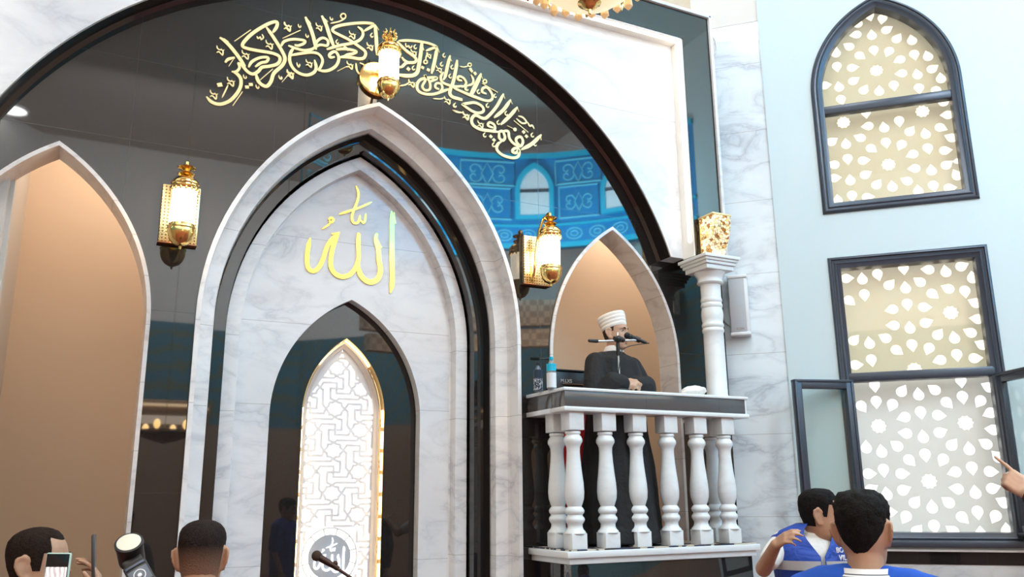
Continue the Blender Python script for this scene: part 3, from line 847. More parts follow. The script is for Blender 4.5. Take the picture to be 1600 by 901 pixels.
VERSE = [
 (310, 20, 5.63, [((188, 215), (250, 262), (330, 355), (412, 470), 32, .5), ((225, 225), (265, 255), 18, .4), ((318, 248), (462, 148), 13, .5),
   ((655, 172), (690, 120), (690, 80), (640, 86), (560, 125), (470, 185), (405, 250), (388, 290), (425, 312), (520, 332), (640, 352), (705, 378), (718, 415), (690, 452), (620, 470), (560, 478), (525, 515), (480, 538), (430, 515), (380, 455), (345, 440), 27, .6),
   ((598, 125), (660, 215), (735, 335), (762, 405), (735, 465), (665, 530), (640, 600), (602, 645), (555, 630), (522, 590), (505, 530), 29, .45),
   ((442, 478), (470, 430), (540, 395), (612, 393), (600, 428), (550, 440), (500, 475), 24, .6), ((345, 440), (362, 480), (335, 515), (292, 518), 22, .5), ((235, 437), (262, 408), (320, 393), 26, .6), ((318, 393), (268, 468), 13, .4),
   ((292, 512), (345, 540), (374, 585), (370, 650), (330, 720), (268, 778), (190, 803), (120, 785), (70, 735), 29, .3), dot(188, 632, 44, -.15), dot(428, 652, 34, 0), dot(462, 630, 34, 0),
   ((303, 815), (388, 692), 14, .5), ((545, 588), (655, 493), 12, .5), ((515, 205), (524, 226), (545, 212), (550, 235), (572, 218), (560, 188), 11, .6),
   *knot(190, 330), *knot(412, 368), *knot(622, 280), *knot(782, 122), *knot(132, 718), *knot(282, 606), ((262, 632), (240, 680), (208, 745), 13, .3), *knot(806, 540), ((780, 560), (735, 608), 12, .3),
   hook(405, 565), hook(515, 652), hook(718, 572), hook(875, 458)]),
 (430, 10, 6.43, [((75, 320), (255, 238), 14, .5), ((62, 395), (92, 350), (180, 328), (295, 342), (285, 372), (232, 392), (195, 385), 26, .7), ((132, 392), (200, 418), (290, 440), (370, 428), (405, 398), 26, .6),
   ((303, 103), (348, 200), (385, 310), (412, 432), 34, .5), ((335, 140), (360, 175), 16, .4), ((408, 385), (430, 340), (480, 315), (528, 342), (522, 392), (455, 385), (412, 402), 24, .8),
   ((468, 92), (510, 180), (550, 300), (592, 412), 34, .5), ((500, 125), (530, 155), 16, .4),
   ((190, 412), (155, 465), (145, 540), (175, 615), (235, 668), (315, 690), (385, 665), (412, 615), (395, 535), 29, .4), ((150, 492), (250, 475), (370, 462), (440, 482), (476, 540), (458, 605), (430, 640), 26, .6),
   ((600, 505), (555, 510), (548, 480), (595, 452), (628, 480), (640, 530), (615, 590), (560, 632), (500, 648), (430, 640), 27, .5),
   ((895, 245), (990, 185), (930, 165), (800, 168), (660, 188), (588, 215), (582, 248), (640, 282), (740, 332), (830, 392), (905, 452), (898, 508), (850, 524), (760, 510), (690, 505), (640, 510), 26, .5),
   ((612, 432), (680, 425), (755, 432), (818, 452), (785, 472), (730, 482), (690, 500), 24, .7), ((518, 430), (640, 392), (760, 370), (845, 338), (882, 285), (870, 235), (828, 202), 26, .5), ((690, 400), (740, 440), 40, .6),
   ((1002, 180), (1014, 300), (1024, 488), 33, .5), ((1015, 195), (1042, 238), 16, .4), loop(684, 98, 26, 13), ((705, 120), (640, 152), (555, 170), 12, .3), ((812, 568), (822, 640), (858, 692), 18, .4), ((850, 565), (895, 590), (880, 640), 14, .5),
   *knot(125, 200), *knot(438, 205), *knot(772, 285), *knot(950, 400), *knot(338, 572), *knot(748, 590), ((722, 600), (625, 648), 12, .3), *knot(150, 672), ((122, 690), (70, 760), 12, .3),
   hook(240, 200), hook(315, 298), hook(560, 125), hook2(620, 355), hook2(968, 290), hook(228, 595), hook(45, 712)]),
 (615, 50, 6.436, [((50, 88), (150, 84), (260, 95), (360, 115), (435, 150), (395, 162), (325, 188), 24, .5), ((285, 105), (275, 200), (255, 330), (240, 400), (200, 434), (130, 440), (55, 430), 33, .7), ((285, 120), (305, 185), 16, .4),
   ((35, 95), (120, 180), (222, 262), (210, 304), (130, 310), (85, 348), (55, 352), 26, .6), ((85, 250), (110, 282), (150, 300), 22, .6), ((440, 148), (420, 260), (400, 350), (382, 418), 31, .4), ((440, 150), (462, 205), 16, .4),
   dot(150, 370, 36, .7), dot(292, 357, 32, .5), dot(350, 380, 32, .5), loop(322, 300, 18, 12), ((345, 205), (330, 240), (322, 282), 12, .5),
   ((320, 428), (322, 480), (290, 545), (318, 585), (365, 572), (362, 500), (308, 430), 21, .7), ((355, 505), (440, 460), (335, 460), (265, 482), (236, 535), (252, 592), (320, 622), (410, 622), (500, 592), (562, 570), 25, .5),
   ((460, 575), (420, 555), (432, 515), (475, 520), (492, 560), (470, 595), 21, .8), ((570, 232), (545, 330), (520, 440), (500, 482), 29, .4), ((565, 250), (585, 295), 14, .4), ((502, 402), (475, 450), (490, 502), (560, 535), (640, 548), (695, 538), 23, .5),
   ((640, 280), (625, 380), (600, 500), (570, 580), (570, 630), (612, 660), (692, 675), 30, .5), ((690, 490), (648, 478), (655, 445), (700, 460), (730, 505), (715, 540), (680, 552), 21, .7), ((778, 428), (802, 480), (790, 522), (730, 542), 20, .4),
   dot(775, 377, 34, 1.1), dot(820, 415, 34, .9), loop(766, 328, 17, 11), ((665, 342), (705, 352), (750, 340), 11, .3), ((882, 415), (830, 520), (768, 640), 30, .5), ((600, 562), (740, 618), (905, 682), 22, .4),
   hook2(505, 235), hook2(480, 325), hook2(585, 355), hook2(565, 445), hook2(735, 570), hook2(850, 600), hook2(198, 362), hook2(215, 150), hook2(610, 738), *knot(200, 205, .9), *knot(352, 232, .8), *knot(455, 372, .9),
   *knot(180, 515), ((160, 505), (120, 530), (62, 542), 12, .3), *knot(540, 685), ((510, 660), (470, 672), (395, 668), 12, .3), *knot(728, 838), ((710, 812), (660, 805), (600, 785), 12, .3), ((120, 110), (128, 148), (152, 138), (158, 158), (180, 150), (185, 135), 11, .6)]),
 (700, 100, 5.63, [((292, 85), (255, 170), (205, 278), 28, .5), ((290, 90), (305, 130), 13, .4), ((60, 212), (180, 268), (300, 312), (362, 322), (392, 298), (380, 248), (340, 205), (306, 215), (302, 245), (340, 262), 21, .6),
   ((15, 228), (30, 278), (80, 302), (128, 320), 22, .6), ((125, 352), (170, 345), (240, 340), (300, 372), (312, 412), (272, 430), (210, 412), (120, 350), 22, .7), ((490, 260), (430, 370), (355, 458), (310, 478), (240, 450), (208, 490), (225, 540), (290, 575), (380, 588), (445, 598), 23, .5), ((488, 265), (500, 305), 12, .4),
   ((552, 312), (490, 400), (405, 472), 26, .4), ((550, 315), (565, 352), 12, .4), ((612, 376), (550, 450), (465, 532), 26, .4), ((610, 380), (625, 418), 12, .4), ((400, 560), (352, 540), (368, 512), (408, 535), (412, 575), (380, 590), 19, .7),
   ((440, 600), (480, 590), (502, 645), (482, 672), (452, 650), (450, 605), 21, .8), ((480, 590), (530, 592), (540, 650), (580, 700), (638, 722), (660, 680), (640, 640), (605, 650), (602, 682), (630, 712), 21, .7),
   ((625, 735), (580, 745), (568, 772), (600, 780), (625, 752), (620, 808), (570, 825), (480, 800), (430, 750), (440, 702), (470, 682), 22, .5), ((822, 620), (740, 700), (645, 752), 27, .4), ((815, 630), (820, 668), 12, .4),
   ((300, 170), (437, 250), 12, .5), ((580, 495), (708, 600), 12, .5), ((620, 456), (660, 470), (692, 512), (650, 518), (602, 478), 14, .5), ((700, 510), (720, 545), (740, 538), (760, 570), 13, .5), loop(325, 152, 16, 11), loop(590, 575, 9, 13), ((575, 568), (520, 540), 11, .3),
   dot(665, 597, 28, .8), dot(690, 636, 28, .8), dot(377, 637, 28, .8), dot(405, 667, 28, .8), dot(208, 60, 26, .8), dot(240, 84, 26, .8),
   hook2(60, 362, .9), hook2(345, 365, .9), hook2(510, 435, .9), hook2(440, 515, .9), hook2(412, 280, .8), hook2(265, 245, .9), hook2(740, 625, .9), hook2(765, 705, .8), hook2(400, 710, .9), hook2(320, 625, .9), hook2(155, 215, .8),
   *knot(285, 528, .8), *knot(155, 455, .9), ((125, 430), (80, 422), (40, 404), 12, .3)])]
mb = MB(); kk = 0
for x0_, y0_, sc, data in VERSE:
    f = on_front(x0_, y0_, sc, YW - 0.008)
    for s in data:
        pts, w, tp = s[:-2], s[-2], s[-1]; kk += 1
        if not isinstance(s[-2], (int, float)): pts, w, tp = s[:-1], s[-1], 0.5
        ref = (Vector(f((pts[0][0] + 10, pts[0][1]))) - Vector(f(pts[0]))).length / 10
        ribbon(mb, [f(p) for p in pts], w * ref * 1.06, 0.007 + (kk % 9) * 0.0003, tp, 4)
mb.v = [front_frame(YW - 0.0003) @ p for p in mb.v]
tag(mb.build('verse_lettering', M_GOLD_LEAF, None, 0), 'gilded Arabic verse curving along the black granite above the prayer niche', 'lettering')
# ================================================================== wall lanterns
M_GLOWGLASS = glow('lit_glass', (1.0, 0.90, 0.72), 9.0)
b = bsdf(M_GLOWGLASS); sx = N(M_GLOWGLASS, 'ShaderNodeSeparateXYZ'); L(M_GLOWGLASS, coords(M_GLOWGLASS), sx.inputs[0])
M_PERF = mat('pierced_gold_plate', (1.0, 0.76, 0.34), 0.22, 0.9)
b = bsdf(M_PERF); vo = N(M_PERF, 'ShaderNodeTexVoronoi', i_Scale=48.0, i_Randomness=0.1); L(M_PERF, coords(M_PERF), vo.inputs['Vector'])
L(M_PERF, ramp(M_PERF, vo.outputs[0], [(0.22, (0.30, 0.15, 0.04)), (0.30, (1.0, 0.80, 0.42))]).outputs[0], b.inputs['Base Color'])


def lantern(x, zb, zt, round_plate, label, hookarm, crown):
    yc = 5.25; t = empty('wall_lantern', (x, YW, zb), label, 'wall lamp')
    h = zt - zb; P = lambda k: zb + h * k
    mb = MB()
    if round_plate:
        mb.M = Matrix.Translation((x - 0.01, YW, 4.672)) @ Matrix.Rotation(R(90), 4, 'X')
        mb.lathe([(0.0, 0.0), (0.135, 0.0), (0.135, 0.028), (0.122, 0.036), (0.0, 0.036)], n=40)
        mb.M = Matrix.Identity(4)
        mb.build('back_plate', M_GOLD, t)
    else:
        zc = 3.455; mb.bbox((x, YW - 0.022, zc), (0.225, 0.040, 0.375), 0.006)
        mb.build('back_plate', M_PERF, t)
        MB().bbox((x, YW - 0.020, zc - 0.19), (0.231, 0.044, 0.012), 0.003).build('plate_edge', mat('bronze_edge', (0.25, 0.11, 0.05), 0.3, 0.8), t)
    mb = MB(); r = 0.076
    mb.lathe([(0.0, P(0.0)), (0.006, P(0.0)), (0.008, P(.03)), (0.020, P(.035)), (0.045, P(.06)), (0.064, P(.10)), (0.076, P(.16)), (0.080, P(.20)), (0.078, P(.22)), (0.082, P(.23)), (0.082, P(.245)), (0.076, P(.25)), (0.074, P(.275)), (0.05, P(.275))], (x, yc, 0), 28)
    mb.build('lower_cup', M_GOLD, t)
    mb = MB()
    mb.lathe([(0.066, P(.27)), (0.070, P(.29)), (0.071, P(.5)), (0.070, P(.66)), (0.066, P(.68))], (x, yc, 0), 28)
    mb.build('glass_shade', M_GLOWGLASS, t, 60)
    mb = MB()
    mb.lathe([(0.05, P(.66)), (0.078, P(.66)), (0.082, P(.67)), (0.084, P(.69)), (0.080, P(.70)), (0.078, P(.715)), (0.083, P(.725)), (0.082, P(.74)), (0.074, P(.765)), (0.060, P(.79)), (0.042, P(.815)), (0.026, P(.83)), (0.018, P(.84))], (x, yc, 0), 28)
    for k in range(16):
        a = 2 * pi * k / 16; mb.ball((x + 0.079 * cos(a), yc + 0.079 * sin(a), P(.655)), (0.008, 0.008, 0.012), 6)
    mb.build('upper_cap', M_GOLD, t)
    mb = MB()
    if crown:
        mb.lathe([(0.020, P(.83)), (0.028, P(.85)), (0.022, P(.87)), (0.012, P(.89)), (0.010, P(.97)), (0.0, P(1.0))], (x, yc, 0), 18)
        for k in range(7):
            a = 2 * pi * k / 7; c, s = cos(a), sin(a)
            mb.tube([(x + q * c, yc + q * s, z) for q, z in ((0.018, P(.85)), (0.042, P(.87)), (0.050, P(.90)), (0.038, P(.93)), (0.030, P(.96)), (0.046, P(.985)))], 0.006, 6)
            mb.ball((x + 0.046 * c, yc + 0.046 * s, P(.92)), 0.012, 8)
    else:
        mb.lathe([(0.018, P(.835)), (0.046, P(.842)), (0.050, P(.85)), (0.046, P(.858)), (0.022, P(.868)), (0.018, P(.89)), (0.030, P(.905)), (0.050, P(.915)), (0.054, P(.925)), (0.048, P(.932)), (0.016, P(.94)), (0.012, P(.96)), (0.012, P(.99)), (0.0, P(1.0))], (x, yc, 0), 20)
    mb.build('finial', M_GOLD, t)
    mb = MB()
    if hookarm:
        mb.tube([(x - 0.045, YW - 0.04, P(.18)), (x - 0.045, YW - 0.075, P(.25)), (x - 0.040, YW - 0.10, P(.55)), (x - 0.030, YW - 0.13, P(.80)), (x - 0.015, YW - 0.18, P(.95)), (x, yc + 0.02, P(1.0)), (x, yc, P(.99))], 0.010, 10)
    else:
        mb.tube([(x, YW - 0.03, P(.45)), (x, YW - 0.10, P(.40)), (x, yc + 0.07, P(.23))], 0.010, 10)
        mb.tube([(x, YW - 0.03, P(.55)), (x, YW - 0.10, P(.66)), (x, yc + 0.07, P(.715))], 0.010, 10)
    mb.build('arm', M_GOLD, t)
    l = bpy.data.lights.new('lantern_bulb', 'POINT'); l.energy = 5; l.color = (1.0, 0.72, 0.42); l.shadow_soft_size = 0.03
    lo = bpy.data.objects.new('lantern_bulb', l); COL.objects.link(lo); lo.location = (x, yc + 0.11, P(.47))
    return t


lantern(0.426, 3.172, 3.732, False, 'brass lantern on a pierced plate between the tan side opening and the prayer niche', False, False)
lantern(2.963, 3.205, 3.768, False, 'brass lantern with hooked arm beside the pulpit opening', True, False)
lantern(1.690, 4.405, 4.950, True, 'brass lantern with a leafy crown on a round plate above the prayer niche tip', False, True)

# ================================================================== pulpit balcony
bal = empty('pulpit_balcony', (3.68, 5.22, 0), 'white marble pulpit balcony with turned balusters and a black granite band', 'balcony')
XL, XR, YB = 2.875, 4.478, 4.95


def u_slab(name, xl, xr, yf, dep, z0, z1, m, bev=0.006, yback=YW - 0.001):
    mb = MB()
    mb.bbox(((xl + xr) / 2, yf + dep / 2, (z0 + z1) / 2), (xr - xl, dep, z1 - z0), bev)
    for xa, xb in ((xl, xl + dep), (xr - dep, xr)):
        mb.bbox(((xa + xb) / 2, (yf + dep + yback) / 2 - 0.002, (z0 + z1) / 2), (xb - xa, yback - yf - dep + 0.004, z1 - z0), min(bev, 0.001))
    return mb.build(name, m, bal, 30)


u_slab('top_slab', XL, XR, YB, 0.21, 2.414, 2.438, M_MARBLE_TURNED, 0.009)
u_slab('granite_band', XL + 0.012, XR - 0.030, YB + 0.012, 0.185, 2.308, 2.415, M_GRANITE_SMALL, 0.002)
MB().bbox((XR - 0.022, (YB + 0.014 + YW) / 2, 2.362), (0.016, YW - YB - 0.016, 0.106), 0.002).build('band_end', M_MARBLE_TURNED, bal, 30)
u_slab('lower_slab', XL, XR, YB, 0.21, 2.277, 2.309, M_MARBLE_TURNED, 0.009)
mb = MB(); mb.bbox(((XL + 4.49) / 2, (YB + YW) / 2, 1.3535), (4.49 - XL, YW - YB - 0.002, 0.043), 0.006)
mb.build('plinth_slab', M_MARBLE_TURNED, bal, 30)
mb = MB(); mb.bbox(((XL + 4.49) / 2, (YB + YW) / 2 + 0.01, 1.312), (4.49 - XL - 0.05, YW - YB - 0.025, 0.040), 0.006)
mb.build('plinth_moulding', M_MARBLE_TURNED, bal, 30)
MB().bbox(((XL + 4.49) / 2, (YB + YW) / 2 + 0.02, 0.646), (4.49 - XL - 0.10, YW - YB - 0.045, 1.29), 0.003).build('granite_base', M_GRANITE_PLAIN, bal, 30)
z0b, hb = 1.3835, 2.277 - 1.3835
BP = [(178, 0), (262, 0), (266, 30), (276, 31), (282, 27), (292, 33), (302, 37), (314, 37), (326, 31), (338, 27), (360, 26), (400, 28), (450, 32), (500, 37), (540, 39), (570, 37), (592, 31), (604, 27), (612, 33), (622, 37.5), (632, 36), (640, 30), (646, 31), (655, 37), (664, 38), (674, 34), (682, 29), (694, 29), (704, 32), (714, 40), (722, 42)]
prof = [(w * 0.00174 if w else 0.05, z0b + hb * (790 - y) / 612) for y, w in BP[1:]]


def baluster(x, y):
    mb = MB(); bs = 0.116
    zt = z0b + hb * (790 - 262) / 612; zbm = z0b + hb * (790 - 720) / 612
    mb.bbox((x, y, (zt + 2.277) / 2), (bs, bs, 2.277 - zt), 0.004)
    mb.bbox((x, y, (z0b + zbm) / 2), (bs, bs, zbm - z0b), 0.004)
    mb.lathe([(r, z) for r, z in prof[1:]], (x, y, 0), 24)
    return mb.build('baluster', M_MARBLE_TURNED, bal, 40)


for px in (902, 952.6, 1000.5, 1049.5, 1095.5, 1138.5):
    baluster(at_y(px, 675, 4.98).x, 5.04)
baluster(2.987, 5.258); baluster(4.352, 5.258)

# column standing on the return of the rail, carrying the frame
t = empty('marble_column', (4.385, 5.19, 2.438), 'white turned marble column under the corner of the granite frame', 'column')
cx_, cy_ = 4.385, 5.19
MB().lathe([(0.084, 2.438), (0.084, 2.46), (0.081, 2.475), (0.079, 2.90), (0.078, 2.955), (0.084, 2.965), (0.086, 2.975), (0.083, 2.99), (0.079, 2.995), (0.085, 3.005), (0.087, 3.018), (0.083, 3.032), (0.079, 3.04), (0.084, 3.065), (0.087, 3.10), (0.084, 3.135), (0.079, 3.155), (0.084, 3.165), (0.086, 3.178), (0.082, 3.192), (0.079, 3.197), (0.083, 3.207), (0.085, 3.218), (0.082, 3.232), (0.079, 3.24), (0.080, 3.35), (0.082, 3.355)], (cx_, cy_, 0), 32).build('shaft', M_MARBLE_TURNED, t, 40)
MB().lathe([(0.08, 3.345), (0.098, 3.352), (0.104, 3.362), (0.100, 3.375), (0.096, 3.385), (0.100, 3.405), (0.115, 3.425), (0.124, 3.44), (0.122, 3.45)], (cx_, cy_, 0), 32).build('echinus', M_MARBLE_TURNED, t, 40)
mb = MB()
for a, z0_, z1_ in ((0.135, 3.447, 3.485), (0.150, 3.485, 3.510), (0.162, 3.510, 3.532), (0.175, 3.532, 3.558)): mb.bbox((cx_, cy_, (z0_ + z1_) / 2), (2 * a, 2 * a, z1_ - z0_), 0.004)
mb.build('abacus', M_MARBLE_TURNED, t, 30)

# crystal box lamp on the capital
M_CRYS = mat('gold_crystal_mosaic', (1.0, 0.76, 0.36), 0.12, 0.8)
b = bsdf(M_CRYS); vo = N(M_CRYS, 'ShaderNodeTexVoronoi', i_Scale=34.0); L(M_CRYS, coords(M_CRYS, scale=(1, 1, 1.3)), vo.inputs['Vector'])
sp = N(M_CRYS, 'ShaderNodeSeparateColor'); L(M_CRYS, vo.outputs['Color'], sp.inputs[0])
ve = N(M_CRYS, 'ShaderNodeTexVoronoi', feature='DISTANCE_TO_EDGE', i_Scale=34.0); L(M_CRYS, coords(M_CRYS, scale=(1, 1, 1.3)), ve.inputs['Vector'])
cell = ramp(M_CRYS, sp.outputs[0], [(0.10, (0.35, 0.15, 0.04)), (0.30, (1.0, 0.72, 0.30)), (0.70, (1.0, 0.88, 0.62))])
edge = ramp(M_CRYS, ve.outputs[0], [(0.03, (0.25, 0.25, 0.25)), (0.10, (1, 1, 1))])
L(M_CRYS, mixc(M_CRYS, 1.0, cell.outputs[0], edge.outputs[0], 'MULTIPLY'), b.inputs['Base Color'])
L(M_CRYS, mixc(M_CRYS, 1.0, cell.outputs[0], edge.outputs[0], 'MULTIPLY'), b.inputs['Emission Color']); b.inputs['Emission Strength'].default_value = 1.3
lx, lyf, lyb = 4.395, 5.010, 5.186
lamp = empty('crystal_box_lamp', (lx, 5.17, 3.558), 'gold crystal mosaic box lamp standing on the column capital', 'lamp')
pr_ = [(lyb, 3.562), (lyf + 0.125, 3.562), (lyf + 0.092, 3.60), (lyf + 0.056, 3.66), (lyf + 0.026, 3.73), (lyf + 0.008, 3.80), (lyf, 3.88), (lyb, 3.88)]
mb = MB(); hw = 0.088; n_ = len(pr_)
mb.add([(lx - hw, y, z) for y, z in pr_] + [(lx + hw, y, z) for y, z in pr_], [tuple(range(n_)), tuple(range(2 * n_ - 1, n_ - 1, -1))] + [(k, (k + 1) % n_, n_ + (k + 1) % n_, n_ + k) for k in range(n_)])
mb.build('mosaic_body', M_CRYS, lamp, 25)
MB().bbox((lx, (lyf + lyb) / 2, 3.889), (2 * hw + 0.012, lyb - lyf + 0.012, 0.018), 0.004).build('top_rim', M_GOLD_LEAF, lamp)
mb = MB()
for sx_ in (-1, 1): mb.bbox((lx + sx_ * hw, lyb - 0.008, 3.72), (0.012, 0.016, 0.33), 0.003)
mb.build('back_rim', M_GOLD, lamp)

# white column loudspeaker and its cables
sp_ = empty('wall_speaker', side_frame(-0.385, 3.26).translation, 'narrow white column loudspeaker on the grey marble strip', 'loudspeaker')
F = side_frame(-0.385, 3.268, 0.0)
mb = MB(); mb.M = F; mb.bbox((0, 0, 0.055), (0.158, 0.49, 0.09), 0.016); mb.build('cabinet', M_WHITE_PLASTIC, sp_, 40)
mg = mat('grey_grille', (0.50, 0.51, 0.53), 0.6); b = bsdf(mg); ck = N(mg, 'ShaderNodeTexChecker', i_Scale=420.0); L(mg, coords(mg), ck.inputs[0])
ck.inputs[1].default_value = (0.56, 0.57, 0.59, 1); ck.inputs[2].default_value = (0.40, 0.41, 0.43, 1); L(mg, ck.outputs[0], b.inputs['Base Color'])
mb = MB(); mb.M = F; mb.bbox((-0.010, 0, 0.100), (0.128, 0.455, 0.012), 0.005); mb.build('grille', mg, sp_, 40)
for s_ in (1, -1):
    mb = MB(); mb.M = F; mb.bbox((0, s_ * 0.245, 0.058), (0.166, 0.030, 0.108), 0.010); mb.build('end_cap', M_WHITE_PLASTIC, sp_, 40)
text_mesh('badge', 'ICON', 0.026, F @ Matrix.Translation((0.0, -0.205, 0.1065)), mat('brown_badge', (0.25, 0.12, 0.08), 0.4), sp_)
cab = MB()
pts = [side_frame(u, z, 0.012).translation for u, z in ((-0.585, 3.52), (-0.583, 3.36), (-0.575, 3.28), (-0.55, 3.20), (-0.50, 3.13), (-0.465, 3.10))]
tag(cab.tube(pts, 0.006, 8).build('speaker_cable', mat('grey_cable', (0.45, 0.45, 0.45), 0.5), None, 60), 'thin grey cable running into the wall loudspeaker', 'cable')
pts = [side_frame(u, z, 0.012).translation for u, z in ((-0.50, 5.86), (-0.452, 5.84), (-0.425, 5.78), (-0.418, 5.71), (-0.435, 5.65), (-0.475, 5.62), (-0.51, 5.63))]
tag(MB().tube(pts, 0.006, 8).build('loose_cable', M_WHITE_PLASTIC, None, 60), 'loose white cable loop at the top of the marble strip', 'cable')

# ================================================================== windows of the slanted wall
def frame_bar(mb, u0, z0, u1, z1, wid, dep, off):
    """straight bar between two wall points"""
    a = Vector((u0, z0)); b_ = Vector((u1, z1)); t = (b_ - a).normalized(); l = (b_ - a).length
    M = side_frame(0, 0, off) @ Matrix.Translation(((a.x + b_.x) / 2, (a.y + b_.y) / 2, 0)) @ Matrix.Rotation(atan2(t.y, t.x), 4, 'Z')
    mb.M = M; mb.bbox((0, 0, 0), (l, wid, dep), min(wid, dep) * .18); mb.M = Matrix.Identity(4)


def offset_poly(poly, d):
    n = len(poly); out = []
    for i in range(n):
        a, b_, c = Vector(poly[i - 1]), Vector(poly[i]), Vector(poly[(i + 1) % n])
        t1 = (b_ - a).normalized(); t2 = (c - b_).normalized()
        n1 = Vector((-t1.y, t1.x)); n2 = Vector((-t2.y, t2.x)); k = n1 + n2
        k = k / max(k.length_squared, 1e-6) * 2
        if k.length > 2.5: k = k.normalized() * 2.5
        q = b_ + k * d; out.append((q.x, q.y))
    return out


FS = side_frame(0, 0, 0)


def frame_profile(name, poly, prof, parent):
    """prof: (inset, offset into the room) loops swept round a closed counter-clockwise outline"""
    loops = [(offset_poly(poly, d), o) for d, o in prof]
    n = len(poly); mb = MB(); mb.M = FS
    vs = [(p[0], p[1], o) for lp, o in loops for p in lp]; fs = []
    for i in range(len(loops)):
        j = (i + 1) % len(loops)
        for k in range(n):
            k2 = (k + 1) % n; fs.append((i * n + k, i * n + k2, j * n + k2, j * n + k))
    mb.add(vs, fs)
    return mb.build(name, M_FRAME, parent, 35)


PROF = [(0.0, 0.008), (0.004, 0.026), (0.014, 0.036), (0.024, 0.038), (0.030, 0.026), (0.044, 0.022), (0.058, 0.030), (0.068, 0.022), (0.096, 0.012), (0.100, -0.02), (0.100, -0.09), (0.02, -0.09), (0.02, 0.008)]
SC, SHW = W1[0], W1[1]
c1 = arch(SHW, W1[3], W1[4], W1[2], cx=SC)
c1 = [c1[0]] + c1[1:-1] + [c1[-1]]
win1 = tag(empty('window_1', side_frame(SC, W1[2]).translation), kind='structure')
frame_profile('window_frame', c1, PROF, win1)
mb = MB(); frame_bar(mb, SC - SHW + 0.09, 4.945, SC + SHW - 0.09, 4.945, 0.078, 0.085, -0.035); mb.build('transom', M_FRAME, win1)
g1 = offset_poly(c1, 0.099)
fill('glass', [g1], 0.006, side_frame(0, 0, -0.055), M_GLASS, win1, 0)

c2 = [(SC + SHW, W2[2]), (SC + SHW, W2[3]), (SC - SHW, W2[3]), (SC - SHW, W2[2])]
win2 = tag(empty('window_2', side_frame(SC, W2[2]).translation), kind='structure')
frame_profile('window_frame', c2, PROF, win2)
ZM = 2.625
mb = MB(); frame_bar(mb, SC - SHW + 0.06, ZM, SC + SHW - 0.06, ZM, 0.075, 0.10, -0.03); mb.build('transom', M_FRAME, win2)
fill('glass', [[(SC - SHW + .099, ZM), (SC + SHW - .099, ZM), (SC + SHW - .099, W2[3] - .099), (SC - SHW + .099, W2[3] - .099)]], 0.006, side_frame(0, 0, -0.055), M_GLASS, win2, 0)
mb = MB(); mb.M = FS; mb.bbox((SC, W2[2] + 0.018, 0.02), (2 * SHW + 0.02, 0.05, 0.07), 0.008); mb.build('sill', M_FRAME, win2, 30)
# two casements standing open
M_TGLASS = glass('pale_green_glass', (0.94, 0.97, 0.96), 1.5)


def casement(hu, d, wid):
    """sash hinged at the wall point hu, its free edge in direction d (world xy)"""
    h = side_frame(hu, (1.425 + 2.59) / 2, 0.035).translation
    d = Vector((d[0], d[1], 0)).normalized(); nrm = d.cross(Vector((0, 0, 1)))
    M = Matrix((d, Vector((0, 0, 1)), nrm)).transposed().to_4x4(); M.translation = h
    H = 2.59 - 1.425
    sash = empty('casement', h); sash.parent = win2; sash.matrix_parent_inverse = win2.matrix_basis.inverted()
    fb = 0.062
    mb = MB(); mb.M = M
    for c, s in (((fb / 2, 0, 0), (fb, H, 0.05)), ((wid - fb / 2, 0, 0), (fb, H, 0.05)), ((wid / 2, H / 2 - fb / 2, 0), (wid - 2 * fb + .004, fb, 0.048)), ((wid / 2, -H / 2 + fb / 2, 0), (wid - 2 * fb + .004, fb, 0.048))):
        mb.bbox(c, s, 0.005)
    for c, s in (((0.012, 0, 0.0), (0.02, H + .02, 0.066)), ((wid - 0.012, 0, 0.0), (0.02, H + .02, 0.066)), ((wid / 2, H / 2, 0), (wid, 0.02, 0.066)), ((wid / 2, -H / 2, 0), (wid, 0.02, 0.066))):
        mb.bbox(c, s, 0.003)
    mb.build('sash_frame', M_FRAME, sash, 35)
    mb = MB(); mb.M = M; mb.box((wid / 2, 0, 0), (wid - 2 * fb, H - 2 * fb, 0.006)); mb.build('sash_glass', M_TGLASS, sash, 0)


casement(0.436, (-0.481, 0.144), 0.505)
casement(1.475, (-0.108, -0.273), 0.505)

# pierced screens outside, traced hole by hole
M_SCREEN = bpy.data.materials.new('cream_pierced_screen'); M_SCREEN.use_nodes = True
b = bsdf(M_SCREEN); b.inputs['Base Color'].default_value = (0.78, 0.79, 0.77, 1); b.inputs['Roughness'].default_value = 0.7
tl = N(M_SCREEN, 'ShaderNodeBsdfTranslucent'); tl.inputs[0].default_value = (0.90, 0.92, 0.91, 1)
mx = N(M_SCREEN, 'ShaderNodeMixShader', i_0=0.42); L(M_SCREEN, b.outputs[0], mx.inputs[1]); L(M_SCREEN, tl.outputs[0], mx.inputs[2])
L(M_SCREEN, mx.outputs[0], M_SCREEN.node_tree.nodes['Material Output'].inputs[0])
SB = 0.16


def drop(u, z, ang, r=0.041):
    out = []
    for k in range(14):
        a = R(55) + (2 * pi - R(110)) * k / 13; out.append((r * cos(a), r * sin(a)))
    out.append((r * 1.30, -r * .33)) if False else None
    out.append((r * 1.62, 0))
    c, s = cos(R(ang)), sin(R(ang))
    return [(u + p[0] * c - p[1] * s - 0.15 * r * c, z + p[0] * s + p[1] * c - 0.15 * r * s) for p in out]


def starhole(u, z, r=0.058, n=10):
    return [(u + (r if k % 2 == 0 else r * .84) * cos(pi * k / n), z + (r if k % 2 == 0 else r * .84) * sin(pi * k / n)) for k in range(2 * n)]


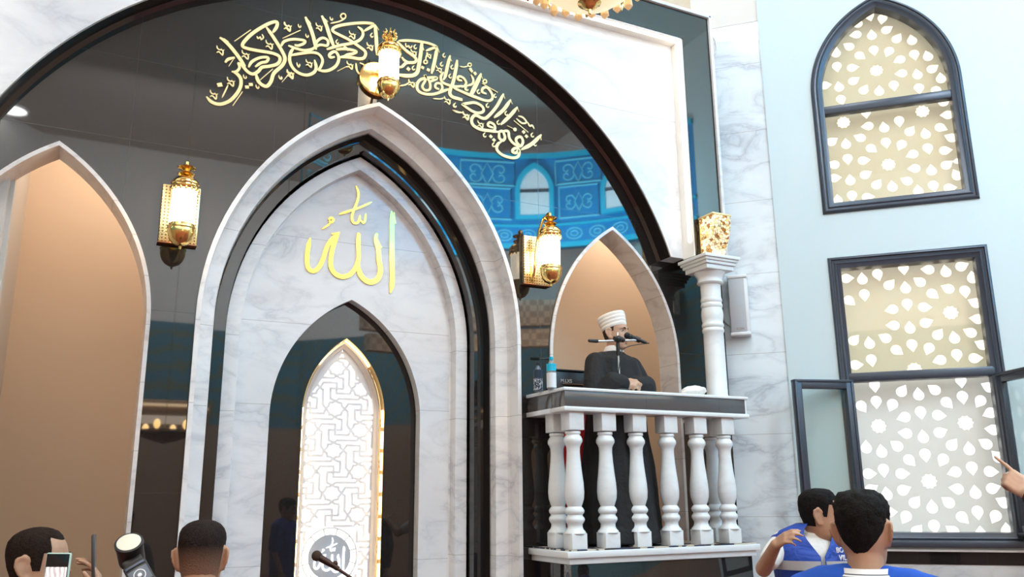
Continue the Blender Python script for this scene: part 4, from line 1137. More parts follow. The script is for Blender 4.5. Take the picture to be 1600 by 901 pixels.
HOLES1 = [(1270, 0, 5.632, [(497, 140, -80), (395, 205, 95), (650, 262, 25), (380, 305, 180), (520, 310, 90), (740, 340, 50), (872, 355, 95), (318, 408, 140), (537, 440, -88), (670, 452, -120), (893, 480, -85), (1012, 495, 100), (205, 465, 80), (415, 490, -45), (765, 525, 200), (212, 585, -88), (350, 595, 0), (560, 620, 999), (1052, 605, 30), (780, 645, 178), (920, 655, 95), (1127, 690, 90), (360, 710, 28), (232, 765, 95), (450, 790, 55), (110, 750, 0), (585, 800, 85), (713, 750, -90), (935, 775, -90), (1085, 800, -90), (248, 875, -80), (612, 165, -105)]),
          (1275, 140, 5.004, [(215, 257, 999), (832, 170, 999), (568, 585, 999), (390, 180, -90), (405, 285, 180), (533, 297, 95), (650, 245, -90), (1000, 95, 30), (1025, 198, 175), (975, 297, -30), (735, 325, 50), (857, 345, 95), (1055, 375, 150), (345, 375, 150), (125, 405, 30), (235, 425, 90), (433, 460, -45), (547, 413, -88), (668, 430, -120), (875, 458, -85), (1010, 475, 0), (755, 505, 200), (248, 540, -90), (372, 553, 0), (140, 585, 150), (770, 615, 180), (903, 630, 90), (1022, 587, 32), (148, 690, 0), (268, 708, 90), (388, 663, 25), (475, 740, 50), (597, 757, 90), (710, 712, 150), (918, 750, -85), (1100, 668, 110), (283, 828, -90), (405, 840, 0), (170, 865, 90), (800, 790, 90), (1045, 768, 0)])]
HOLES2 = [(1300, 400, 4.742, [(110, 165, 0), (225, 170, 90), (338, 135, -80), (425, 212, 45), (530, 90, -90), (545, 235, 90), (650, 190, 140), (712, 100, 170), (843, 115, 95), (960, 75, 20), (1040, 160, 90), (745, 280, -45), (860, 240, 150), (985, 260, -90), (128, 330, -45), (240, 285, -90), (445, 395, 190), (557, 355, -90), (685, 377, -5), (880, 418, 999), (1060, 345, 150), (1075, 465, 170), (455, 513, 175), (578, 532, 90), (697, 493, 20), (163, 622, 45), (278, 645, 95), (395, 605, 150), (480, 697, -40), (593, 657, -88), (718, 683, -115), (785, 580, 50), (907, 605, 95), (1025, 565, 150), (1110, 655, 150), (800, 770, 195), (925, 730, -88), (1060, 755, 0), (292, 768, -85), (178, 805, 0), (612, 840, 999)]),
          (1330, 580, 6.154, [(225, 135, -90), (240, 290, -92), (100, 335, -60), (395, 320, -115), (265, 525, 999), (487, 190, 55), (648, 222, 92), (800, 175, 140), (1055, 90, -90), (1070, 245, -88), (920, 300, -50), (1240, 285, -125), (1320, 150, 150), (510, 440, 195), (668, 392, -88), (840, 420, -8), (525, 595, 170), (693, 630, 92), (855, 585, 20), (1100, 495, 999), (1335, 400, 200), (1360, 560, 170), (970, 705, 50), (1135, 745, 92), (1295, 695, 145), (145, 730, 90), (293, 770, 95), (440, 715, 140), (712, 800, -88), (1410, 820, 130)]),
          (1330, 700, 5.926, [(540, 110, -50), (850, 105, -120), (300, 200, -90), (165, 235, 0), (470, 235, 0), (722, 305, 999), (960, 220, 195), (1118, 180, -88), (1290, 215, -5), (485, 385, 20), (980, 375, 170), (1150, 410, 92), (1310, 370, 15), (185, 380, 30), (330, 425, 95), (590, 500, 50), (750, 545, 90), (900, 500, 140), (1410, 500, 150), (355, 590, 0), (505, 635, -120), (1030, 640, -50), (1170, 590, -88), (1335, 630, -120), (610, 765, 50), (768, 720, -85), (940, 765, 140), (1200, 790, 90), (1440, 760, 90)])]


def screen(name, holes, u0, u1, z0, z1, label):
    sp = [[(u0, z0), (u1, z0), (u1, z1), (u0, z1)]]; used = []
    for x_, y_, sc, hs in holes:
        for px, py, a in hs:
            u, z = wall_uz(x_ + px / sc, y_ + py / sc, SB)
            r = 0.062 if a == 999 else 0.062
            if not (u0 + .075 < u < u1 - .075 and z0 + .075 < z < z1 - .075): continue
            if any(hypot(u - q[0], z - q[1]) < 0.098 for q in used): continue
            used.append((u, z))
            sp.append((starhole(u, z) if a == 999 else drop(u, z, a))[::-1])
    o = fill(name, sp, 0.012, side_frame(0, 0, -SB), M_SCREEN, label, 0)
    return o


screen('pierced_screen', HOLES1, 0.27, 1.70, 3.93, 6.05, win1)
screen('pierced_screen', HOLES2, 0.27, 1.80, 1.22, 3.80, win2)
# ================================================================== people
HEADROWS = [(-.122, .018, .060, .010), (-.116, .034, .078, -.010), (-.104, .047, .088, -.030), (-.085, .056, .089, -.046), (-.062, .062, .090, -.062), (-.035, .067, .089, -.078), (-.010, .070, .087, -.088), (.018, .073, .088, -.095), (.040, .0745, .092, -.098), (.062, .0745, .090, -.097), (.082, .071, .080, -.091), (.098, .062, .066, -.079), (.110, .047, .048, -.060), (.118, .029, .027, -.036), (.121, .010, .008, -.012)]


def _row(z):
    rows = HEADROWS
    if z <= rows[0][0]: return rows[0][1:]
    for a, b_ in zip(rows, rows[1:]):
        if z <= b_[0]:
            t = (z - a[0]) / (b_[0] - a[0]); return tuple(a[i] + (b_[i] - a[i]) * t for i in (1, 2, 3))
    return rows[-1][1:]


def head_pt(z, ang, off=0.0):
    """surface of the head; ang 0 = face (+y), positive to the +x side"""
    w, f, bk = _row(z)
    yc = (f + bk) / 2 + 0.0; ry = (f - bk) / 2
    e = 0.95
    s, c = sin(ang), cos(ang)
    x = (w + off) * copysign(abs(s) ** e, s); y = yc + (ry + off) * copysign(abs(c) ** e, c)
    if off == 0.0 and c > 0.2:
        g = lambda u, v, su, sv, x=x, z=z: exp(-((x - u) / su) ** 2 - ((z - v) / sv) ** 2)
        y += 0.012 * g(0, .028, .010, .016) + 0.020 * g(0, .004, .011, .018) + 0.027 * g(0, -.020, .0125, .0125) + 0.010 * (g(.012, -.026, .008, .008) + g(-.012, -.026, .008, .008))
        y -= 0.013 * (g(.031, .020, .016, .012) + g(-.031, .020, .016, .012))
        y += 0.006 * (g(.030, .038, .020, .008) + g(-.030, .038, .020, .008))
        y += 0.008 * g(0, -.058, .020, .007) + 0.007 * g(0, -.074, .017, .007) - 0.006 * g(0, -.0655, .022, .003)
        y += 0.007 * g(0, -.098, .018, .014) - 0.004 * g(0, -.086, .02, .006)
        y += 0.004 * (g(.040, -.012, .018, .018) + g(-.040, -.012, .018, .018))
    return Vector((x, y, z))


def add_head(mb, M, ears=True):
    n = 64; zs = [-.122 + .243 * k / 60 for k in range(61)]
    old = mb.M; mb.M = M
    vs = [head_pt(z, 2 * pi * k / n) for z in zs for k in range(n)]; fs = []
    for i in range(len(zs) - 1):
        for k in range(n):
            k2 = (k + 1) % n; fs.append((i * n + k, i * n + k2, (i + 1) * n + k2, (i + 1) * n + k))
    fs += [tuple(range(n - 1, -1, -1)), tuple(range((len(zs) - 1) * n, len(zs) * n))]
    mb.add(vs, fs)
    if ears:
        for s in (-1, 1):
            rim = [(s * .070, .004, -.034), (s * .076, -.006, -.038), (s * .085, -.020, -.020), (s * .093, -.031, .006), (s * .092, -.029, .028), (s * .083, -.012, .036), (s * .073, .004, .022)]
            mb.capsules(rim, [.006, .0065, .006, .006, .006, .006, .006], 8)
            mb.ball((s * .079, -.012, .000), (.006, .018, .029), 10, 0, Matrix.Rotation(s * R(22), 3, 'Z'))
            mb.ball((s * .075, -.004, -.028), (.006, .008, .009), 8)
    mb.M = old


def add_hand(mb, wrist, d, n, curls=(20, 20, 20, 20), thumb=(35, 25), side=1, k=1.0, spread=4):
    """hand from the wrist: d = towards the knuckles, n = out of the back of the hand, side = +1 thumb towards d x n"""
    d = Vector(d).normalized(); n = Vector(n); n = (n - d * n.dot(d)).normalized(); s = d.cross(n) * side
    W = Vector(wrist)
    kn = []
    for i, (lat, ln) in enumerate(((.030, .086), (.010, .090), (-.010, .086), (-.028, .078))):
        q = W + d * ln * k + s * lat * k
        mb.capsules([W + s * lat * .62 * k + d * .006, W + d * ln * .5 * k + s * lat * .9 * k, q], [.015 * k, .0145 * k, .0115 * k], 10)
        kn.append(q)
    for i, (L3, r) in enumerate((((.043, .026, .021), .0090), ((.048, .030, .022), .0094), ((.044, .028, .021), .0088), ((.034, .021, .018), .0078))):
        c = curls[i]; cs = c if isinstance(c, (tuple, list)) else (c, c * 1.15, c * .8)
        a = 0; p = kn[i]; pts = [p]; fan = R((1.5 - i) * spread)
        for l, cc in zip(L3, cs):
            a += R(cc); dd = (d * cos(a) - n * sin(a)); dd = (dd + s * tan(fan) * cos(a)).normalized()
            p = p + dd * l * k; pts.append(p)
        mb.capsules(pts, [r * k * 1.05, r * k, r * k * .92, r * k * .8], 10)
    t0 = W + d * .022 * k + s * .026 * k
    a, b_ = R(thumb[0]), R(thumb[1])
    d1 = (d * cos(a) + s * sin(a) - n * .35).normalized(); d2 = (d * cos(a - b_) + s * sin(a - b_) - n * .55).normalized()
    mb.capsules([t0, t0 + d1 * .042 * k, t0 + d1 * .042 * k + d2 * .032 * k, t0 + d1 * .042 * k + d2 * .056 * k], [.016 * k, .0125 * k, .0105 * k, .0085 * k], 10)


def head_matrix(c, yaw, pitch=0, roll=0, k=1.0):
    """yaw: 0 = faces +y, positive turns towards +x"""
    return Matrix.Translation(c) @ Matrix.Rotation(-R(yaw), 4, 'Z') @ Matrix.Rotation(R(pitch), 4, 'X') @ Matrix.Rotation(R(roll), 4, 'Y') @ Matrix.Scale(k, 4)


def skin(name, col):
    m = mat(name, col, 0.48, sss=0.12); b = bsdf(m)
    n = N(m, 'ShaderNodeTexNoise', i_Scale=38.0, i_Detail=3.0); L(m, coords(m), n.inputs[0])
    L(m, mixc(m, n.outputs[0], tuple(q * .86 for q in col), tuple(min(1, q * 1.10) for q in col)), b.inputs['Base Color'])
    return m


def hair_mat(name, col):
    m = mat(name, col, 0.75, spec=0.15); b = bsdf(m)
    n = N(m, 'ShaderNodeTexNoise', i_Scale=150.0, i_Detail=3.0, i_Distortion=1.0); L(m, coords(m), n.inputs[0])
    L(m, ramp(m, n.outputs[0], [(0.35, tuple(q * .45 for q in col)), (0.7, tuple(q * 1.5 for q in col))]).outputs[0], b.inputs['Base Color'])
    bp = N(m, 'ShaderNodeBump', i_Strength=0.6, i_Distance=0.01); L(m, n.outputs[0], bp.inputs['Height']); L(m, bp.outputs[0], b.inputs['Normal'])
    return m


def add_hair(body, M, mt, hairline, thick, rough=0.0, top=0.118, seed=0, name='hair'):
    """cap of hair: hairline(ang) gives its lower edge, thick(ang, t) its depth from edge (t=0) to crown (t=1)"""
    n = 72; rows = 22; mb = MB(); mb.M = M; vs = []; fs = []
    for shell in (0, 1):
        for i in range(rows + 1):
            t = i / rows
            for k in range(n):
                a = 2 * pi * k / n; aa = a if a <= pi else a - 2 * pi
                zl = hairline(aa); z = zl + (top - zl) * (1 - (1 - t) ** 1.35)
                o = -.004 if shell else max(0.0008, thick(aa, t))
                p = head_pt(z, a, o)
                if not shell:
                    up = max(0, (z - .07) / .05); p.z += o * min(1, up) * .9
                    if rough:
                        q = p * 55 + Vector((seed, 0, 0)); p += (p - Vector((0, 0, .02))).normalized() * noise.noise(q) * rough * min(1, t * 3 + .2)
                vs.append(p)
    R0 = (rows + 1) * n
    for s in (0, R0):
        for i in range(rows):
            for k in range(n):
                k2 = (k + 1) % n; fs.append((s + i * n + k, s + i * n + k2, s + (i + 1) * n + k2, s + (i + 1) * n + k))
        b0 = s + rows * n; c0 = sum((vs[b0 + k] for k in range(n)), Vector()) / n
        q0 = len(vs)
        for k in range(n): vs.append(c0.lerp(vs[b0 + k], .55) + Vector((0, 0, .0045)))
        vs.append(c0 + Vector((0, 0, .0062)))
        for k in range(n):
            k2 = (k + 1) % n; fs.append((b0 + k, b0 + k2, q0 + k2, q0 + k)); fs.append((q0 + k, q0 + k2, q0 + n))
    for k in range(n):
        k2 = (k + 1) % n; fs.append((k, k2, R0 + k2, R0 + k))
    mb.add(vs, fs)
    return mb.build(name, mt, body, 60)


M_EYEW = mat('eye_white', (0.50, 0.47, 0.44), 0.3); M_IRIS = mat('dark_iris', (0.03, 0.016, 0.010), 0.15)


def add_face(body, M, browm, lipm=None, lids=None):
    for s in (-1, 1):
        mb = MB(); mb.M = M
        mb.ball((s * .031, .0705, .019), (.0120, .0110, .0062), 12, 0); mb.ball((s * .031, .0765, .0188), (.0066, .0058, .0060), 10, 1)
        mb.build('eye', [M_EYEW, M_IRIS], body, 60)
        mb = MB(); mb.M = M
        mb.capsules([head_pt(.036, s * .16) + Vector((0, .0015, 0)), head_pt(.041, s * .33) + Vector((0, .002, 0)), head_pt(.037, s * .52) + Vector((0, .002, 0))], [.003, .0042, .002], 8)
        mb.build('eyebrow', browm, body, 60)
    if lipm:
        mb = MB(); mb.M = M
        for z, r in ((-.060, .0042), (-.071, .0048)):
            mb.capsules([head_pt(z, a) + Vector((0, -.001, 0)) for a in (-.24, -.1, 0, .1, .24)], [r * .5, r, r, r, r * .5], 8)
        mb.build('lips', lipm, body, 60)


def torso(mb, M, H, nk=0.0, legs=True, girth=1.0):
    """neck, trunk and legs of a standing figure; local z measured from the floor, head centre at H-.115 on the axis"""
    old = mb.M; mb.M = M
    hz = H - .115
    mb.capsules([(0, -.012, hz - .03), (0, -.020, hz - .10), (0, -.028, hz - .17)], [.052, .054, .062], 14)
    sh = hz - .215 + nk
    mb.loft([((0, -.02, .80 * H / 1.72), .155 * girth, .10 * girth), ((0, -.02, .90 * H / 1.72), .165 * girth, .115 * girth), ((0, -.02, 1.05 * H / 1.72), .145 * girth, .105 * girth), ((0, -.02, 1.2 * H / 1.72), .165 * girth, .115 * girth), ((0, -.022, sh - .06), .170 * girth, .100 * girth), ((0, -.026, sh - .005), .140 * girth, .072 * girth), ((0, -.028, sh + .03), .075 * girth, .055 * girth)], 28)
    for s in (-1, 1): mb.capsules([(s * .09, -.025, sh - .005), (s * .172 * girth, -.025, sh - .025)], [.042, .050], 12)
    if legs:
        for s in (-1, 1):
            mb.capsules([(s * .09, -.015, .86 * H / 1.72), (s * .095, -.005, .48 * H / 1.72), (s * .095, -.02, .09)], [.088, .060, .042], 12)
            mb.capsules([(s * .095, -.045, .035), (s * .10, .06, .035), (s * .102, .13, .03)], [.034, .036, .026], 10)
    mb.M = old
    return sh


def yoke(mb, sh, w=.185, r=.070, z=0.0):
    for s in (-1, 1): mb.capsules([(s * .055, -.028, sh + .022 + z), (s * .12, -.027, sh + .006 + z), (s * w, -.025, sh - .018 + z)], [r * .86, r * .97, r], 14)


def place(head_c, yaw, floor=0.0):
    """local figure axes -> world: body faces `yaw`, feet on the floor under the head"""
    M = Matrix.Translation((head_c[0], head_c[1], floor)) @ Matrix.Rotation(-R(yaw), 4, 'Z')
    return M, head_c[2] - floor + .115


def arm(mb, M, pts, rs=(.047, .038, .027)):
    old = mb.M; mb.M = M; mb.capsules(pts, rs, 12); mb.M = old


def finish(mb, name, mt, label, group=None, vox=0.0055, it=2):
    me = remesh(mb, vox, it, name)
    o = link(name, me, mt, None, 0)
    me.polygons.foreach_set('use_smooth', [True] * len(me.polygons))
    return tag(o, label, 'person', group)


def garment(mb, name, mt, body, vox=0.009, it=2, wrinkle=0.004, wscale=9, shade=True):
    me = remesh(mb, vox, it, name)
    if wrinkle:
        nrm = [v.normal.copy() for v in me.vertices]
        for v, nn in zip(me.vertices, nrm):
            q = Vector((v.co.x * wscale, v.co.y * wscale, v.co.z * wscale * .55)); v.co += nn * wrinkle * (noise.noise(q) + .5 * noise.noise(q * 2.3))
        me.update()
    o = link(name, me, mt, body, 0); me.polygons.foreach_set('use_smooth', [True] * len(me.polygons))
    return o


SK1 = skin('light_brown_skin', (0.56, 0.34, 0.23)); SK2 = skin('tan_skin', (0.48, 0.27, 0.17)); SK3 = skin('brown_skin', (0.40, 0.22, 0.135))
HAIR = hair_mat('black_hair', (0.009, 0.007, 0.0065)); HAIRB = hair_mat('dark_brown_hair', (0.022, 0.012, 0.009)); STUB = hair_mat('short_faded_hair', (0.055, 0.036, 0.028))
LIP = mat('lip_skin', (0.40, 0.19, 0.15), 0.4)

# ------------------------------------------------------------------ the preacher on the balcony
hc = at_y(961, 522, 5.28)
hc.z = hc.z
FL = 1.384
Mb, H = place(hc, 168, FL)          # faces into the hall, turned to its own left
Mh = head_matrix(hc, 150, -3)
mb = MB(); add_head(mb, Mh); sh = torso(mb, Mb, H, .0, girth=1.05)
LW = lambda p: Mb.inverted() @ Vector(p)
hand_c = at_y(992, 597, 5.06)
hl = LW(hand_c)
arm(mb, Mb, [(-.195, -.03, sh - .01), (-.235, .03, sh - .28), (hl.x - .075, hl.y - .03, hl.z - .005)])
arm(mb, Mb, [(.195, -.03, sh - .01), (.235, .03, sh - .28), (hl.x + .075, hl.y - .03, hl.z - .005)])
old = mb.M; mb.M = Mb
add_hand(mb, (hl.x - .072, hl.y - .028, hl.z - .005), (1, .35, .10), (0, .55, 1), (38, 40, 42, 44), (30, 35), 1, 1.1)
add_hand(mb, (hl.x + .072, hl.y - .030, hl.z - .012), (-1, .45, -.02), (0, .9, .5), (45, 48, 50, 50), (30, 35), -1, 1.1)
mb.M = old
pre = finish(mb, 'person', SK1, 'man in black robe and white turban preaching on the balcony with clasped hands')
add_face(pre, Mh, HAIRB, LIP)
add_hair(pre, Mh, STUB, lambda a: -.045 if abs(a) > 1.9 else (.015 + (.0 if abs(a) > 1.3 else .075)), lambda a, t: .0022)
# turban: wound white cloth round a red cap
Mt = Mh @ Matrix.Translation((0, -.008, .052)) @ Matrix.Rotation(R(19), 4, 'X')
mb = MB(); mb.M = Mt
mb.lathe([(.0745, -.012), (.086, -.012), (.091, -.002), (.0915, .012), (.0895, .016), (.093, .022), (.0955, .036), (.0935, .041), (.097, .047), (.099, .062), (.097, .067), (.100, .073), (.1005, .088), (.097, .096), (.088, .098), (.074, .096)], (0, 0, 0), 48, cap=False, squash=(.93, 1.10))
mb.lathe([(.0745, -.012), (.074, .096)], (0, 0, 0), 48, cap=False, squash=(.93, 1.10))
mtur = cloth('white_turban_cloth', (0.84, 0.80, 0.76), 200, .92, bump=0.15)
tur = mb.build('turban', mtur, pre, 60)
mb = MB(); mb.M = Mt; mb.lathe([(.0735, -.008), (.0735, .098), (.060, .105), (.0, .107)], (0, 0, 0), 36, squash=(.93, 1.10)); mb.build('cap', cloth('dark_red_felt', (0.30, 0.03, 0.025), 200), tur, 60)
# robe
mb = MB(); mb.M = Mb
mb.loft([((0, -.02, .012), .315, .29), ((0, -.02, .25), .295, .265), ((0, -.02, .55), .285, .235), ((0, -.02, .80), .25, .20), ((0, -.015, 1.0), .235, .185), ((0, -.015, 1.12), .232, .178), ((0, -.02, sh - .10), .245, .165), ((0, -.024, sh + .012), .225, .135), ((0, -.026, sh + .050), .140, .100), ((0, -.026, sh + .082), .080, .080)], 40, 0, .035, 11)
for s in (-1, 1):
    mb.capsules([(s * .19, -.025, sh - .015), (s * .245, .02, sh - .17), (s * .26, .045, sh - .29), (hl.x + s * .165, hl.y - .055, hl.z - .012), (hl.x + s * .10, hl.y - .04, hl.z - .012)], [.080, .086, .088, .080, .066], 14)
M_ROBE = cloth('black_wool_robe', (0.012, 0.012, 0.014), 300, .6, .8, .35)
yoke(mb, sh, .19, .078, -.006); garment(mb, 'robe', M_ROBE, pre, .009, 2, .006, 7)
mb = MB(); mb.M = Mb
mb.loft([((0, -.024, sh + .075), .080, .080), ((0, -.020, sh + .105), .070, .072), ((0, -.014, sh + .124), .064, .066)], 32)
garment(mb, 'collar', cloth('white_collar_cloth', (0.80, 0.78, 0.76), 200, .95), pre, .006, 1, 0)

# ------------------------------------------------------------------ man seen from behind in front of the prayer niche
hc = at_dist(315.0, 872, 3.1)
Mb, H = place(hc, 14); Mh = head_matrix(hc, 18, -3, 0, .94)
mb = MB(); add_head(mb, Mh); sh = torso(mb, Mb, H)
for s in (-1, 1): arm(mb, Mb, [(s * .19, -.03, sh - .01), (s * .23, -.03, sh - .28), (s * .21, .06, sh - .52)]); mb.M = Mb; add_hand(mb, (s * .21, .06, sh - .53), (0, .15, -1), (s, 0, 0), (25, 25, 25, 25), (25, 20), -s); mb.M = Matrix.Identity(4)
a_ = finish(mb, 'person', SK2, 'man with short faded dark hair seen from behind before the prayer niche')
STUB_F = hair_mat('faded_brown_hair', (0.020, 0.012, 0.010)); bF = bsdf(STUB_F)
sxF = N(STUB_F, 'ShaderNodeSeparateXYZ'); L(STUB_F, coords(STUB_F), sxF.inputs[0])
fF = N(STUB_F, 'ShaderNodeMapRange', i_1=hc.z - .075, i_2=hc.z + .045); L(STUB_F, sxF.outputs[2], fF.inputs[0])
prevF = bF.inputs['Base Color'].links[0].from_socket
L(STUB_F, mixc(STUB_F, fF.outputs[0], (0.36, 0.20, 0.13), prevF), bF.inputs['Base Color'])
add_hair(a_, Mh, STUB_F, lambda a: .058 if abs(a) < 1.1 else (-.004 if abs(a) < 1.75 else -.072 - .010 * cos(a * 3)), lambda a, t: .0009 + .0075 * min(1, max(0, t - .25) * 1.7), .0012, seed=2)
mb = MB(); mb.M = Mb
mb.loft([((0, -.02, .78), .185, .135), ((0, -.02, 1.0), .185, .14), ((0, -.02, 1.2), .195, .14), ((0, -.022, sh - .06), .205, .13), ((0, -.026, sh + .012), .175, .098), ((0, -.028, sh + .05), .105, .075), ((0, -.026, sh + .065), .075, .068)], 32)
for s in (-1, 1): mb.capsules([(s * .18, -.025, sh - .012), (s * .22, -.03, sh - .16), (s * .225, -.03, sh - .24)], [.072, .070, .066], 12)
yoke(mb, sh); garment(mb, 'shirt', cloth('grey_shirt', (0.20, 0.21, 0.23), 240), a_, .011)
mb = MB(); mb.M = Mb
for s in (-1, 1): mb.capsules([(s * .09, -.015, .88), (s * .10, -.005, .48), (s * .10, -.02, .10)], [.108, .085, .07], 12)
garment(mb, 'trousers', cloth('dark_trousers', (0.03, 0.03, 0.035), 240), a_, .012)

# ------------------------------------------------------------------ man in profile at the far left, holding up a phone
hc = at_dist(58, 884, 3.55)
Mb, H = place(hc, 70); Mh = head_matrix(hc, 112, 0, 0, 1.02)
mb = MB(); add_head(mb, Mh); sh = torso(mb, Mb, H)
LW = lambda p: Mb.inverted() @ Vector(p)
ph_hand = at_dist(153, 938, 3.52); q = LW(ph_hand)
arm(mb, Mb, [(-.19, -.03, sh - .01), (-.22, .12, sh - .22), tuple(q + Vector((0, -.02, -.03)))])
add_hand(mb, ph_hand, (-.08, -.02, 1), (1, -.15, .05), ((26, 26, 16), (30, 28, 16), (34, 32, 18), (38, 34, 20)), (22, 12), -1, .98); mb.M = Matrix.Identity(4)
ph2 = at_dist(93, 975, 3.05); q2 = LW(ph2)
arm(mb, Mb, [(.19, -.03, sh - .01), (.26, .10, sh - .22), tuple(q2 + Vector((0, -.01, -.08)))])
add_hand(mb, ph2, (0, .0, 1), (0, 1, 0), ((10, 50, 45), (10, 50, 45), (12, 55, 45), (14, 55, 45)), (20, 15), 1, .95); mb.M = Matrix.Identity(4)
b_man = finish(mb, 'person', SK2, 'dark haired man in profile before the tan opening, half hidden by a phone')
add_face(b_man, Mh, HAIR, LIP)
add_hair(b_man, Mh, HAIRB, lambda a: (.098 - .012 * cos(a * 2) if abs(a) < .75 else (.045 if abs(a) < 1.05 else (-.012 if abs(a) < 1.45 else (.020 if abs(a) < 1.85 else -.060)))), lambda a, t: .001 + .006 * min(1, t * 1.6), .0015, seed=5)
mb = MB(); mb.M = Mb
mb.loft([((0, -.02, .78), .19, .14), ((0, -.02, 1.0), .19, .145), ((0, -.02, 1.2), .20, .145), ((0, -.022, sh - .06), .21, .135), ((0, -.026, sh + .012), .18, .10), ((0, -.028, sh + .055), .105, .08), ((0, -.022, sh + .085), .072, .070)], 32)
for s, qq in ((-1, q), (1, q2)): mb.capsules([(s * .18, -.025, sh - .012), (-.22 if s < 0 else .26, .11, sh - .22), tuple(qq.lerp(Vector((s * .22, .1, sh - .22)), .45))], [.074, .066, .058], 12)
yoke(mb, sh); garment(mb, 'shirt', cloth('black_shirt', (0.02, 0.02, 0.024), 240), b_man, .011)
mb = MB(); mb.M = Mb
for s in (-1, 1): mb.capsules([(s * .09, -.015, .88), (s * .10, -.005, .48), (s * .10, -.02, .10)], [.108, .085, .07], 12)
garment(mb, 'trousers', cloth('blue_trousers', (0.04, 0.05, 0.08), 240), b_man, .012)

# ------------------------------------------------------------------ man in a blue vest by the marble strip
hc = at_dist(1281, 806, 4.75)
Mb, H = place(at_dist(1270, 806, 4.75), 212); Mh = head_matrix(hc, 134, -6, 0, 1.03)
mb = MB(); add_head(mb, Mh); sh = torso(mb, Mb, H, .10, girth=1.0)
LW = lambda p: Mb.inverted() @ Vector(p)
wr = LW(at_dist(1212, 851, 4.42)); el = LW(at_dist(1193, 888, 4.58)); sd = LW(at_dist(1232, 842, 4.7))
arm(mb, Mb, [(.165, -.03, sh - .02), tuple(el), tuple(wr)], (.046, .040, .027))
kn = LW(at_dist(1236, 832, 4.34))
mb.M = Mb; add_hand(mb, wr, kn - wr, (.2, .8, .7), ((20, 30, 20), (28, 34, 24), (34, 38, 26), (40, 42, 30)), (30, 20), -1, .86); mb.M = Matrix.Identity(4)
arm(mb, Mb, [(-.195, -.03, sh - .01), (-.25, -.02, sh - .28), (-.23, .06, sh - .52)], (.050, .040, .028))
mb.M = Mb; add_hand(mb, (-.23, .065, sh - .53), (0, .15, -1), (-1, 0, 0), (25, 25, 25, 25), (25, 20), 1); mb.M = Matrix.Identity(4)
c_man = finish(mb, 'person', SK2, 'man with moustache in a blue vest raising a hand beside the pulpit')
add_face(c_man, Mh, HAIR, LIP)
add_hair(c_man, Mh, HAIR, lambda a: (.082 if abs(a) < .85 else (.060 if abs(a) < 1.15 else (.0 if abs(a) < 1.4 else (.022 if abs(a) < 1.85 else -.050)))), lambda a, t: .001 + .010 * min(1, t * 1.4) + (.004 * max(0, cos(a)) * t), .0025, seed=9)
mb = MB(); mb.M = Mh
mb.capsules([head_pt(-.050, a) + Vector((0, .003, 0)) for a in (-.30, -.15, 0, .15, .30)], [.003, .0048, .005, .0048, .003], 8); mb.build('moustache', HAIR, c_man, 60)
mb = MB(); mb.M = Mb
mb.loft([((0, -.02, .80), .165, .12), ((0, -.02, 1.05), .16, .12), ((0, -.022, sh - .06), .165, .115), ((0, -.026, sh + .0), .140, .085), ((0, -.028, sh + .020), .090, .070), ((0, -.018, sh + .036), .070, .070)], 32)
e1 = Vector((.165, -.03, sh - .02)).lerp(el, .66)
mb.capsules([(.155, -.025, sh - .02), tuple(Vector((.165, -.03, sh - .02)).lerp(el, .4)), tuple(e1)], [.066, .056, .052], 12)
mb.capsules([(-.18, -.025, sh - .012), (-.225, -.025, sh - .14), (-.24, -.022, sh - .22)], [.070, .066, .062], 12)
yoke(mb, sh, .160, .054); garment(mb, 'white_tshirt', cloth('white_cotton', (0.78, 0.77, 0.74), 240, .93), c_man, .009)
mb = MB(); mb.M = Mb
for s in (-1, 1): mb.capsules([(s * .09, -.015, .88), (s * .10, -.005, .48), (s * .10, -.02, .10)], [.108, .085, .07], 12)
garment(mb, 'trousers', cloth('black_trousers', (0.02, 0.02, 0.025), 240), c_man, .012)
M_BLUEC = cloth('royal_blue_polyester', (0.006, 0.058, 0.40), 300, .8, .6, .5)
VG = [(z_, a_x * .90, b_y * .95) for z_, a_x, b_y in [(.77, .215, .160), (.95, .218, .168), (1.10, .218, .166), (sh - .20, .224, .166), (sh - .08, .238, .158), (sh - .01, .244, .128), (sh + .030, .222, .102), (sh + .058, .150, .088), (sh + .080, .088, .080)]]


def vest_surface(a, z, off=0.0):
    for (z0, rx0, ry0), (z1, rx1, ry1) in zip(VG, VG[1:]):
        if z <= z1 or z1 == VG[-1][0]:
            t = min(1, max(0, (z - z0) / (z1 - z0))); rx, ry = rx0 + (rx1 - rx0) * t, ry0 + (ry1 - ry0) * t; break
    return Vector(((rx + off) * sin(a), -.022 + (ry + off) * cos(a), z))


def strip(mb, a0, a1, z0, z1, off, na=14, nz=3, cutf=None):
    vs = []; fs = []
    for o in (off, off + .003):
        for i in range(na + 1):
            for j in range(nz + 1):
                a = a0 + (a1 - a0) * i / na; z = z0 + (z1 - z0) * j / nz
                if cutf: a, z = cutf(a, z, j / nz)
                vs.append(vest_surface(a, z, o))
    w_ = nz + 1; B = (na + 1) * w_
    for i in range(na):
        for j in range(nz):
            q = i * w_ + j; fs.append((q, q + 1, q + w_ + 1, q + w_)); fs.append((B + q, B + q + w_, B + q + w_ + 1, B + q + 1))
    edge = [i * w_ for i in range(na + 1)] + [na * w_ + j for j in range(1, nz + 1)] + [i * w_ + nz for i in range(na - 1, -1, -1)] + [j for j in range(nz - 1, 0, -1)]
    for k in range(len(edge)):
        e0, e1_ = edge[k], edge[(k + 1) % len(edge)]; fs.append((e0, e1_, B + e1_, B + e0))
    mb.add(vs, fs)


# the vest hangs open in a V at the neck
mb = MB(); mb.M = Mb
vs_ = VG[-1][0]


